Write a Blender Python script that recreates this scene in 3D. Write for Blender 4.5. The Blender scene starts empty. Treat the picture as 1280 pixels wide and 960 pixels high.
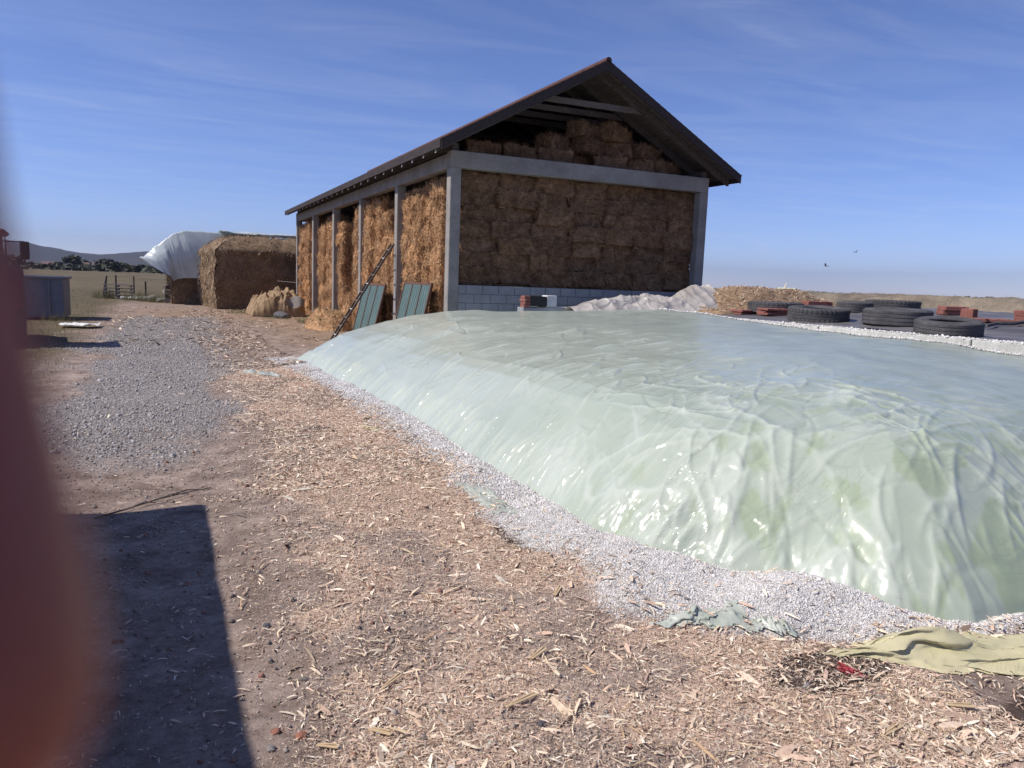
import bpy, bmesh, math, random
import numpy as np
from mathutils import Vector, Matrix, Euler
random.seed(7)
RNG = np.random.default_rng(11)
R = math.radians
sc = bpy.context.scene
COL = sc.collection

# ---------------------------------------------------------------- noise
def _hash(ix, iy, seed):
    n = (ix.astype(np.int64) * 374761393 + iy.astype(np.int64) * 668265263 + seed * 144665) & 0x7fffffff
    n = ((n ^ (n >> 13)) * 1274126177) & 0x7fffffff
    return ((n ^ (n >> 16)) & 0xffff) / 65535.0
def vnoise(x, y, seed=0):
    x = np.asarray(x, float); y = np.asarray(y, float)
    ix = np.floor(x); iy = np.floor(y); fx = x - ix; fy = y - iy
    fx = fx * fx * (3 - 2 * fx); fy = fy * fy * (3 - 2 * fy)
    a = _hash(ix, iy, seed); b = _hash(ix + 1, iy, seed); c = _hash(ix, iy + 1, seed); d = _hash(ix + 1, iy + 1, seed)
    return (a * (1 - fx) + b * fx) * (1 - fy) + (c * (1 - fx) + d * fx) * fy - .5
def fbm(x, y, seed=0, oct=4):
    s = 0; a = 1
    for k in range(oct):
        s = s + a * vnoise(x * 2 ** k, y * 2 ** k, seed + k * 17); a *= .5
    return s
def sstep(a, b, x):
    t = np.clip((np.asarray(x, float) - a) / (b - a), 0, 1); return t * t * (3 - 2 * t)
def polydist(P, x, y):
    """distance to an open polyline"""
    x = np.asarray(x, float); y = np.asarray(y, float)
    best = np.full(x.shape, 1e9)
    for (x0, y0), (x1, y1) in zip(P[:-1], P[1:]):
        dx, dy = x1 - x0, y1 - y0
        t = np.clip(((x - x0) * dx + (y - y0) * dy) / (dx * dx + dy * dy), 0, 1)
        best = np.minimum(best, np.hypot(x - x0 - t * dx, y - y0 - t * dy))
    return best

# ---------------------------------------------------------------- mesh helpers
def mesh_np(name, V, F, mat=None, col=None, smooth=False):
    V = np.asarray(V, np.float32); F = np.asarray(F, np.int32)
    m = bpy.data.meshes.new(name)
    k = F.shape[1]
    m.vertices.add(len(V)); m.vertices.foreach_set('co', V.ravel())
    m.loops.add(F.size); m.loops.foreach_set('vertex_index', F.ravel())
    m.polygons.add(len(F)); m.polygons.foreach_set('loop_start', np.arange(0, F.size, k, dtype=np.int32))
    if smooth: m.polygons.foreach_set('use_smooth', np.ones(len(F), bool))
    m.update(calc_edges=True)
    if col is not None:
        for an, c in col.items():
            a = m.color_attributes.new(an, 'FLOAT_COLOR', 'POINT')
            c = np.asarray(c, np.float32)
            if c.shape[1] == 3: c = np.hstack([c, np.ones((len(c), 1), np.float32)])
            a.data.foreach_set('color', c.ravel())
    if mat: m.materials.append(mat)
    return m
def link(name, me, parent=None, loc=(0, 0, 0)):
    o = bpy.data.objects.new(name, me); COL.objects.link(o); o.location = loc
    if parent: o.parent = parent
    return o
def tag(o, label=None, cat=None, group=None, kind=None):
    if label: o['label'] = label
    if cat: o['category'] = cat
    if group: o['group'] = group
    if kind: o['kind'] = kind
    return o
def empty(name, loc=(0, 0, 0), rz=0):
    o = bpy.data.objects.new(name, None); COL.objects.link(o); o.location = loc; o.rotation_euler = (0, 0, rz)
    o.empty_display_size = .2
    return o
class MB:
    def __init__(s): s.bm = bmesh.new()
    def box(s, c, size, rot=(0, 0, 0), bev=0.0, taper=None):
        v = bmesh.ops.create_cube(s.bm, size=1)['verts']
        M = Matrix.Translation(c) @ Euler(rot).to_matrix().to_4x4() @ Matrix.Diagonal((*size, 1))
        bmesh.ops.transform(s.bm, matrix=M, verts=v)
        if bev:
            es = list({e for q in v for e in q.link_edges})
            bmesh.ops.bevel(s.bm, geom=es, offset=bev, segments=1, affect='EDGES')
        return s
    def bar(s, a, b, w, h, up=(0, 0, 1), bev=0):
        a = Vector(a); b = Vector(b); z = (b - a); L = z.length; z.normalize()
        x = Vector(up).cross(z)
        if x.length < 1e-4: x = Vector((1, 0, 0))
        x.normalize(); y = z.cross(x)
        v = bmesh.ops.create_cube(s.bm, size=1)['verts']
        M = Matrix((( x[0]*w, y[0]*h, z[0]*L, (a[0]+b[0])/2), (x[1]*w, y[1]*h, z[1]*L, (a[1]+b[1])/2), (x[2]*w, y[2]*h, z[2]*L, (a[2]+b[2])/2), (0,0,0,1)))
        bmesh.ops.transform(s.bm, matrix=M, verts=v)
        if bev:
            es = list({e for q in v for e in q.link_edges})
            bmesh.ops.bevel(s.bm, geom=es, offset=bev, segments=1, affect='EDGES')
        return s
    def tube(s, pts, r, n=8, r1=None):
        pts = [Vector(p) for p in pts]; rings = []
        for i, p in enumerate(pts):
            t = (pts[min(i + 1, len(pts) - 1)] - pts[max(i - 1, 0)]).normalized()
            x = t.orthogonal().normalized() if i == 0 else (px - t * px.dot(t)).normalized()
            px = x; y = t.cross(x)
            rr = r if r1 is None else r + (r1 - r) * i / max(1, len(pts) - 1)
            rings.append([s.bm.verts.new(p + (x * math.cos(6.2832 * k / n) + y * math.sin(6.2832 * k / n)) * rr) for k in range(n)])
        for a, b in zip(rings[:-1], rings[1:]):
            for k in range(n): s.bm.faces.new((a[k], a[(k + 1) % n], b[(k + 1) % n], b[k]))
        s.bm.faces.new(rings[0][::-1]); s.bm.faces.new(rings[-1])
        return s
    def lathe(s, prof, n=32, M=Matrix.Identity(4), close=False):
        rings = []
        for r, z in prof:
            rings.append([s.bm.verts.new(M @ Vector((r * math.cos(6.283185 * k / n), r * math.sin(6.283185 * k / n), z))) for k in range(n)])
        pr = list(zip(rings[:-1], rings[1:])) + ([(rings[-1], rings[0])] if close else [])
        for a, b in pr:
            for k in range(n): s.bm.faces.new((a[k], a[(k + 1) % n], b[(k + 1) % n], b[k]))
        return s
    def poly(s, pts, d):
        """extruded polygon: pts 3-D loop, d extrusion vector"""
        a = [s.bm.verts.new(p) for p in pts]; b = [s.bm.verts.new(Vector(p) + Vector(d)) for p in pts]
        s.bm.faces.new(a[::-1]); s.bm.faces.new(b)
        for k in range(len(a)): s.bm.faces.new((a[k], a[(k + 1) % len(a)], b[(k + 1) % len(a)], b[k]))
        return s
    def build(s, name, mat, parent=None, loc=None, smooth=False, world=False):
        """world=True: verts were given in world coordinates, parent/loc is unrotated"""
        base = Vector(loc) if loc is not None else (parent.location.copy() if (parent and world) else Vector((0, 0, 0)))
        if world and parent and parent.parent: base = base + parent.parent.location
        if world or loc is not None: bmesh.ops.translate(s.bm, vec=-base, verts=s.bm.verts)
        bmesh.ops.recalc_face_normals(s.bm, faces=s.bm.faces)
        m = bpy.data.meshes.new(name); s.bm.to_mesh(m); s.bm.free(); m.materials.append(mat)
        if smooth:
            for p in m.polygons: p.use_smooth = True
        return link(name, m, parent, loc if loc is not None else (0, 0, 0))

def rotz(a):
    c, s_ = np.cos(a), np.sin(a); M = np.zeros((len(a), 3, 3)); M[:, 0, 0] = c; M[:, 0, 1] = -s_; M[:, 1, 0] = s_; M[:, 1, 1] = c; M[:, 2, 2] = 1; return M
def roty(a):
    c, s_ = np.cos(a), np.sin(a); M = np.zeros((len(a), 3, 3)); M[:, 0, 0] = c; M[:, 0, 2] = s_; M[:, 2, 0] = -s_; M[:, 2, 2] = c; M[:, 1, 1] = 1; return M
def rotx(a):
    c, s_ = np.cos(a), np.sin(a); M = np.zeros((len(a), 3, 3)); M[:, 1, 1] = c; M[:, 1, 2] = -s_; M[:, 2, 1] = s_; M[:, 2, 2] = c; M[:, 0, 0] = 1; return M
def scatter_mesh(name, tv, tf, pos, rot, scl, col, mat, jitter=0.0, smooth=False):
    tv = np.asarray(tv, float); tf = np.asarray(tf, int); N = len(pos); K = len(tv)
    v = np.broadcast_to(tv, (N, K, 3)).copy()
    if jitter: v *= 1 + RNG.uniform(-jitter, jitter, (N, K, 1))
    v = v * scl[:, None, :]
    v = np.einsum('nij,nkj->nki', rot, v) + pos[:, None, :]
    F = (tf[None] + (np.arange(N) * K)[:, None, None]).reshape(-1, tf.shape[1])
    c = np.repeat(col, K, axis=0)
    return mesh_np(name, v.reshape(-1, 3), F, mat, {'tint': c}, smooth)
OCT_V = [(1,0,0),(-1,0,0),(0,1,0),(0,-1,0),(0,0,1),(0,0,-1)]
OCT_F = [(0,2,4),(2,1,4),(1,3,4),(3,0,4),(2,0,5),(1,2,5),(3,1,5),(0,3,5)]
# a chunkier stone: cube with pulled corners
STN_V = [(-.8,-.7,-.6),(.9,-.6,-.7),(.7,.8,-.6),(-.7,.7,-.7),(-.6,-.5,.7),(.6,-.7,.6),(.5,.6,.8),(-.7,.5,.6)]
STN_F = [(0,3,2,1),(4,5,6,7),(0,1,5,4),(1,2,6,5),(2,3,7,6),(3,0,4,7)]
# a bent chip: 3 cross lines
CHP_V = [(-1,-.35,.0),(-1,.3,.05),(-.3,-.5,.16),(-.25,.5,.2),(.4,-.5,.14),(.35,.45,.2),(1,-.2,-.05),(1,.25,0)]
CHP_F = [(0,2,3,1),(2,4,5,3),(4,6,7,5)]

# ---------------------------------------------------------------- materials
def new_mat(name):
    m = bpy.data.materials.new(name); m.use_nodes = True
    nt = m.node_tree; b = nt.nodes['Principled BSDF']
    return m, nt, b
def N(nt, t, **kw):
    n = nt.nodes.new(t)
    for k, v in kw.items():
        if k in n.inputs: n.inputs[k].default_value = v
        else: setattr(n, k, v)
    return n
def ramp(nt, stops, interp='LINEAR'):
    n = nt.nodes.new('ShaderNodeValToRGB'); cr = n.color_ramp; cr.interpolation = interp
    while len(cr.elements) < len(stops): cr.elements.new(.5)
    for e, (p, c) in zip(cr.elements, stops):
        e.position = p; e.color = (*c, 1) if len(c) == 3 else c
    return n
def mixc(nt, fac, a, b, mode='MIX'):
    n = nt.nodes.new('ShaderNodeMix'); n.data_type = 'RGBA'; n.blend_type = mode
    for i, v in ((0, fac), (6, a), (7, b)):
        if hasattr(v, 'links') or hasattr(v, 'is_linked'): nt.links.new(v, n.inputs[i])
        else: n.inputs[i].default_value = v if i == 0 else ((*v, 1) if len(v) == 3 else v)
    return n.outputs[2]
def math_(nt, op, a, b=0.5, clamp=False):
    n = nt.nodes.new('ShaderNodeMath'); n.operation = op; n.use_clamp = clamp
    for i, v in ((0, a), (1, b)):
        if hasattr(v, 'is_linked'): nt.links.new(v, n.inputs[i])
        else: n.inputs[i].default_value = v
    return n.outputs[0]
def coords(nt, scale=(1, 1, 1), world=False, rnd=False):
    if world: src = N(nt, 'ShaderNodeNewGeometry').outputs['Position']
    else: src = N(nt, 'ShaderNodeTexCoord').outputs['Object']
    if rnd:
        oi = N(nt, 'ShaderNodeObjectInfo'); s_ = math_(nt, 'MULTIPLY', oi.outputs['Random'], 37.0)
        a = nt.nodes.new('ShaderNodeVectorMath'); a.operation = 'ADD'
        nt.links.new(src, a.inputs[0]); nt.links.new(s_, a.inputs[1]); src = a.outputs[0]
    mp = nt.nodes.new('ShaderNodeMapping'); mp.inputs['Scale'].default_value = scale
    nt.links.new(src, mp.inputs['Vector']); return mp.outputs[0]
def noise(nt, vec, scale, detail=6, rough=.6, dist=0):
    n = N(nt, 'ShaderNodeTexNoise', Scale=scale, Detail=detail, Roughness=rough, Distortion=dist)
    nt.links.new(vec, n.inputs['Vector']); return n.outputs['Fac']
def bump(nt, b, h, strength=.4, dist=.01, prev=None):
    n = N(nt, 'ShaderNodeBump', Strength=strength, Distance=dist); nt.links.new(h, n.inputs['Height'])
    if prev is not None: nt.links.new(prev, n.inputs['Normal'])
    nt.links.new(n.outputs[0], b.inputs['Normal']); return n.outputs[0]
def nmat(name, c0, c1, c2=None, scale=4, stretch=(1, 1, 1), rough=.85, bs=.4, bd=.01, bscale=None, spec=.3, rnd=False, world=False, metal=0, fine=None):
    m, nt, b = new_mat(name)
    v = coords(nt, stretch, world, rnd)
    f = noise(nt, v, scale)
    st = [(.3, c0), (.7, c1)] if c2 is None else [(.28, c0), (.5, c1), (.72, c2)]
    r = ramp(nt, st); nt.links.new(f, r.inputs[0]); c = r.outputs[0]
    f2 = noise(nt, v, bscale or scale * 6, 8, .7)
    if fine:
        r2 = ramp(nt, [(.3, (1 - fine,) * 3), (.7, (1 + fine,) * 3)]); nt.links.new(f2, r2.inputs[0])
        c = mixc(nt, 1.0, c, r2.outputs[0], 'MULTIPLY')
    nt.links.new(c, b.inputs['Base Color'])
    b.inputs['Roughness'].default_value = rough; b.inputs['Specular IOR Level'].default_value = spec; b.inputs['Metallic'].default_value = metal
    if bs: bump(nt, b, f2, bs, bd)
    return m
def tintmat(name, rough=.8, spec=.25, bs=0.0, bscale=300, trans=0, var=.25):
    """colour comes from the per-piece 'tint' attribute: chips, stones, straws and leaves differ in their own colour"""
    m, nt, b = new_mat(name)
    a = N(nt, 'ShaderNodeAttribute', attribute_name='tint')
    v = coords(nt, (1, 1, 1), True); f = noise(nt, v, 60, 4)
    r = ramp(nt, [(.3, (1 - var,) * 3), (.7, (1 + var,) * 3)]); nt.links.new(f, r.inputs[0])
    nt.links.new(mixc(nt, 1.0, a.outputs['Color'], r.outputs[0], 'MULTIPLY'), b.inputs['Base Color'])
    b.inputs['Roughness'].default_value = rough; b.inputs['Specular IOR Level'].default_value = spec
    if bs: bump(nt, b, noise(nt, v, bscale, 3), bs, .003)
    return m

M = {}
M['concrete'] = nmat('concrete', (.20, .185, .17), (.32, .30, .275), scale=1.6, rough=.9, bs=.35, bd=.006, bscale=30, rnd=True, fine=.18)
M['concrete_pale'] = nmat('concrete_pale', (.40, .40, .36), (.58, .57, .52), scale=2.5, rough=.9, bs=.4, bd=.008, bscale=40, fine=.2)
M['block'] = nmat('cinder_block', (.23, .235, .245), (.33, .335, .345), scale=2.2, rough=.95, bs=.5, bd=.006, bscale=60, fine=.15)
M['mortar'] = nmat('mortar', (.22, .22, .22), (.3, .3, .3), scale=9)
M['wood_dark'] = nmat('weathered_wood', (.06, .05, .045), (.14, .115, .10), scale=3, stretch=(6, .6, 6), rough=.85, bs=.4, rnd=True)
M['wood_mid'] = nmat('shaded_timber', (.10, .085, .075), (.19, .165, .145), scale=4, stretch=(7, .7, 7), rough=.85, bs=.4, rnd=True)
M['wood_edge'] = nmat('tarred_board', (.025, .02, .02), (.06, .045, .042), scale=3, stretch=(6, .6, 6), rough=.8, bs=.3)
M['wood_grey'] = nmat('grey_wood', (.16, .14, .12), (.30, .27, .24), scale=4, stretch=(7, .7, 7), rough=.85, bs=.4, rnd=True)
M['wood_brown'] = nmat('brown_wood', (.10, .055, .035), (.18, .10, .07), scale=5, stretch=(6, 1, 6), rough=.8, bs=.3)
M['white_end'] = nmat('sawn_timber_end', (.45, .43, .4), (.6, .58, .55), scale=8)
M['green_panel'] = nmat('green_sheet_metal', (.075, .125, .112), (.12, .175, .158), scale=3, rough=.5, bs=.15, spec=.45, fine=.12)
M['grey_steel'] = nmat('grey_painted_steel', (.10, .11, .14), (.16, .17, .20), scale=2, rough=.55, bs=.15, spec=.4)
M['black_steel'] = nmat('black_steel', (.02, .02, .02), (.05, .045, .04), scale=6, rough=.6, bs=.2)
M['red_paint'] = nmat('worn_red_paint', (.09, .016, .013), (.16, .03, .022), scale=4, rough=.5, bs=.1, spec=.45)
M['glass_dark'] = nmat('tinted_glass', (.02, .025, .03), (.035, .04, .05), scale=2, rough=.12, bs=0, spec=.6)
M['rubber'] = nmat('dusty_rubber', (.04, .04, .043), (.11, .105, .105), scale=3.5, rough=.85, bs=.3, bd=.004, bscale=40, rnd=True, fine=.3)
M['red_tile'] = nmat('fired_clay', (.19, .07, .055), (.30, .125, .10), scale=5, rough=.85, bs=.3, fine=.25, rnd=True)
M['roof_tile'] = nmat('old_roof_tile', (.06, .03, .028), (.105, .05, .042), (.085, .055, .047), scale=3, rough=.85, bs=.4, bscale=18)
M['tan_cloth'] = nmat('tan_canvas', (.20, .125, .065), (.36, .25, .14), scale=2.5, rough=.8, bs=.3, fine=.2)
M['white_stuff'] = nmat('white_rag', (.6, .6, .57), (.78, .77, .74), scale=5, rough=.8)
M['skin'] = None

def film_mat(name, c0, c1, rough=.22, alpha=1.0, scale=1.2, bs=.25, trans=.0, spec=.5):
    m, nt, b = new_mat(name)
    v = coords(nt, (1, 1, 1), True); f = noise(nt, v, scale, 5)
    r = ramp(nt, [(.33, c0), (.66, c1)]); nt.links.new(f, r.inputs[0]); nt.links.new(r.outputs[0], b.inputs['Base Color'])
    b.inputs['Roughness'].default_value = rough; b.inputs['Specular IOR Level'].default_value = spec
    b.inputs['Alpha'].default_value = alpha; b.inputs['Transmission Weight'].default_value = trans
    bump(nt, b, noise(nt, v, 26, 6, .65, .8), bs, .012)
    return m
M['film_scrap'] = film_mat('olive_film', (.54, .49, .28), (.64, .58, .36), .45, .92, 3)
M['film_pale'] = film_mat('pale_film', (.40, .44, .36), (.58, .6, .52), .3, .9, 3)
M['film_white'] = film_mat('milky_film', (.42, .48, .47), (.60, .65, .63), .28, .93, .8)
M['film_clear'] = film_mat('dusty_clear_film', (.34, .31, .28), (.50, .465, .425), .34, .88, 2)
M['film_green'] = film_mat('faded_green_film', (.35, .45, .33), (.5, .6, .48), .35, .95, 3)

def straw_material(name, c0, c1, c2):
    m, nt, b = new_mat(name)
    v = coords(nt, (1, 1, 1), False, True)
    a = N(nt, 'ShaderNodeAttribute', attribute_name='tint')
    f = noise(nt, v, 3.2, 5); r = ramp(nt, [(.3, c0), (.5, c1), (.7, c2)]); nt.links.new(f, r.inputs[0])
    oi = N(nt, 'ShaderNodeObjectInfo')
    r2 = ramp(nt, [(0, (.78, .76, .74)), (.5, (1, 1, 1)), (1, (1.12, 1.08, 1.0))]); nt.links.new(oi.outputs['Random'], r2.inputs[0])
    c = mixc(nt, 1.0, r.outputs[0], a.outputs['Color'], 'MULTIPLY'); c = mixc(nt, 1.0, c, r2.outputs[0], 'MULTIPLY')
    vs = coords(nt, (1.0, 7, 7), False, True); fs = noise(nt, vs, 14, 6, .7)
    r3 = ramp(nt, [(.25, (.55, .5, .45)), (.75, (1.3, 1.3, 1.3))]); fs2 = noise(nt, coords(nt, (1, 1, 1), False, True), 11, 5, .65); r4 = ramp(nt, [(.3, (.6, .57, .54)), (.68, (1.25, 1.22, 1.2))]); nt.links.new(fs2, r4.inputs[0]); c = mixc(nt, 1.0, c, r4.outputs[0], 'MULTIPLY'); nt.links.new(fs, r3.inputs[0])
    c = mixc(nt, 1.0, c, r3.outputs[0], 'MULTIPLY')
    nt.links.new(c, b.inputs['Base Color']); b.inputs['Roughness'].default_value = .8; b.inputs['Specular IOR Level'].default_value = .2
    bump(nt, b, fs, .8, .02)
    return m
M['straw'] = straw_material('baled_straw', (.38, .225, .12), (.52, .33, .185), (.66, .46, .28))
M['straw_shade'] = straw_material('shade_tinted_straw', (.185, .113, .066), (.255, .162, .098), (.33, .222, .138))  # same straw, the gable's shade darkened into its colour
M['hay_old'] = straw_material('weathered_hay', (.19, .135, .085), (.27, .195, .125), (.36, .27, .18))
M['straw_piece'] = tintmat('loose_straw', .75, .3)
M['chip'] = tintmat('chopped_husk', .75, .3)
M['stone'] = tintmat('loose_stone', .9, .25, var=.2)
M['leaf'] = tintmat('weed_leaf', .7, .3)

# ---------------------------------------------------------------- ground
FOOT = [(2.4, 16.05), (2.45, 13.2), (2.62, 11.3), (2.67, 9.2), (2.68, 7.7), (2.6, 6.25), (2.62, 5.0), (2.6, 4.3), (2.7, 3.9), (2.95, 3.47), (3.26, 3.13), (3.48, 2.70), (3.85, 2.44), (4.4, 2.40), (5.5, 2.42), (7.0, 2.55), (9.72, 2.68)]
FX = np.array([p[0] for p in FOOT]); FY = np.array([p[1] for p in FOOT])
def inside_mound(x, y):
    # right of the foot outline and north of its near end
    left = np.interp(y, FY[::-1][7:], FX[::-1][7:])           # x of the long foot as a function of y
    near = np.interp(x, FX[8:], FY[8:], left=99)
    return np.where(y > 3.9, x > left, (y > near))
GOUT = [(1.9, 16.2), (2.05, 15.1), (2.27, 11.3), (2.27, 8.2), (2.17, 6.1), (2.12, 4.9), (2.2, 4.0), (2.16, 3.2), (2.36, 2.93), (2.72, 2.7), (3.0, 2.56), (3.55, 2.36), (4.3, 2.3), (5.6, 2.2), (9.7, 2.4)]
def gravel_w(x, y):
    """0..1 how far a point lies in the white gravel strip between the plastic and the chips"""
    din = polydist(FOOT, x, y); dout = polydist(GOUT, x, y)
    ins = inside_mound(x, y)
    gx = np.array([p[0] for p in GOUT]); gy = np.array([p[1] for p in GOUT])
    lx = np.interp(y, gy[::-1][8:], gx[::-1][8:]); ly = np.interp(x, gx[6:], gy[6:], left=99)
    within = np.where(y > 3.2, x > lx, y > ly) & ~ins
    s = np.where(within, dout, -dout)
    return np.where(ins, np.where(din < .3, 1.0, 0.0), sstep(-.1, .12, s + .16 * fbm(x * 3, y * 3, 5))), din, ins
def gravel_h(x, y):
    w, din, ins = gravel_w(x, y)
    hump = .10 * np.exp(-((x - 3.05) / .42) ** 2 - ((y - 2.98) / .25) ** 2) + .05 * np.exp(-((x - 2.55) / .3) ** 2 - ((y - 3.6) / .5) ** 2)
    return w * (.025 + .05 * np.exp(-(din / .22) ** 2) * (1 - .7 * sstep(3.3, 3.7, x)) + hump + .020 * fbm(x * 5, y * 5, 8))
def ground_h(x, y):
    x = np.asarray(x, float); y = np.asarray(y, float)
    r = np.hypot(x - 1, y - 4)
    near = np.exp(-(r / 45) ** 2)
    h = near * (.05 * fbm(x * .5, y * .5, 1) + .022 * fbm(x * 2.3, y * 2.3, 2) + .010 * fbm(x * 9, y * 9, 3))
    h = h + np.where(r < 14, gravel_h(x, y), 0) if True else h
    h = h + chips_w(x, y) * .03
    # the bunker floor keeps level, far fields roll very slightly
    h = h + (1 - near) * (.6 * fbm(x * .008, y * .008, 4) * sstep(60, 200, r) + .06 * fbm(x * .15, y * .15, 6))
    return h
def chips_w(x, y):
    xl = np.interp(y, [0, 2, 2.8, 4, 6, 8, 10, 13, 15.5], [.2, .25, .5, .62, .62, .75, .8, .72, .9])
    xr = np.interp(y, [0, 2, 2.5, 3, 4, 6, 9, 13, 16], [3.6, 3.0, 2.9, 2.5, 2.4, 2.3, 2.4, 2.2, 2.2])
    n = .35 * fbm(x * 1.4, y * 1.4, 21)
    w = sstep(-.25, .45, x - xl + n) * sstep(-.2, .15, xr - x + n * .6) * (1 - sstep(13, 15.5, y + n * 3))
    return w
def road_w(x, y):
    xl = np.interp(y, [5, 7, 9, 14, 20, 31, 40], [-.4, -.75, -1.25, -1.5, -1.5, -1.0, .3])
    xr = np.interp(y, [5, 7, 9, 14, 20, 31, 40], [.1, .5, .75, .95, 1.5, 2.0, 1.2])
    n = .9 * fbm(x * 1.1, y * .6, 31)
    return sstep(-.5, .7, x - xl + n) * sstep(-.6, .7, xr - x + n) * sstep(5.9, 9.2, y + n * 2.5) * (1 - sstep(29, 33, y + n * 4))
def soil_w(x, y):
    n = .5 * fbm(x * 2, y * 2, 41)
    a = np.exp(-((x - 2.25) / .34) ** 2 - ((y - 4.55) / .55) ** 2)
    b = np.exp(-((x - 2.75) / .38) ** 2 - ((y - 2.36) / .2) ** 2)
    c = np.exp(-((x - 3.9) / 1.3) ** 2 - ((y - 1.75) / .42) ** 2)
    return np.clip(sstep(.35, .75, np.maximum(np.maximum(a, b), c) + n * .6), 0, 1)

def axis(dense, out_lo, out_hi, g=1.16):
    d = list(dense); s = d[1] - d[0]; lo = []; x = d[0]
    while x > out_lo: x -= s; s *= g; lo.append(x)
    s = d[-1] - d[-2]; x = d[-1]; hi = []
    while x < out_hi: x += s; s *= g; hi.append(x)
    return np.array(lo[::-1] + d + hi)
gx_ = axis(np.arange(-3.2, 6.2, .04), -5600, 5600)
gy_ = axis(np.concatenate([np.arange(1.2, 10, .04), 10 + np.cumsum(np.linspace(.04, .2, 150))]), -5600, 5600)
def grid_faces(nx, ny):
    i = np.arange(nx - 1)[None, :]; j = np.arange(ny - 1)[:, None]
    a = j * nx + i
    return np.stack([a, a + 1, a + nx + 1, a + nx], -1).reshape(-1, 4)
X, Y = np.meshgrid(gx_, gy_)
Z = ground_h(X, Y)
gw, din_, ins_ = gravel_w(X, Y)
gw = np.where((Y < 16.4) & (X < 10) & (Y > 1.5), gw, 0)
z1 = np.stack([road_w(X, Y), chips_w(X, Y) * (.35 + .65 * sstep(-.22, .15, fbm(X * 1.5, Y * 1.5, 47, 5) + .10 * (X - 1.1))), gw, np.ones_like(X)], -1).reshape(-1, 4)
grass = np.maximum(sstep(-1.2, -2.6, X + .9 * fbm(X * .6, Y * .6, 51)) * sstep(9, 14, Y), sstep(40, 50, Y + 4 * fbm(X * .2, Y * .2, 52)))
strawy = np.exp(-((Y - 34) / 5.0) ** 2) * sstep(-3, 1, X) + np.exp(-((X - 4.3) / 1.4) ** 2) * sstep(17, 20, Y) * (1 - sstep(38, 42, Y))
z2 = np.stack([soil_w(X, Y), grass, np.clip(strawy, 0, 1), np.ones_like(X)], -1).reshape(-1, 4)

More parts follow.
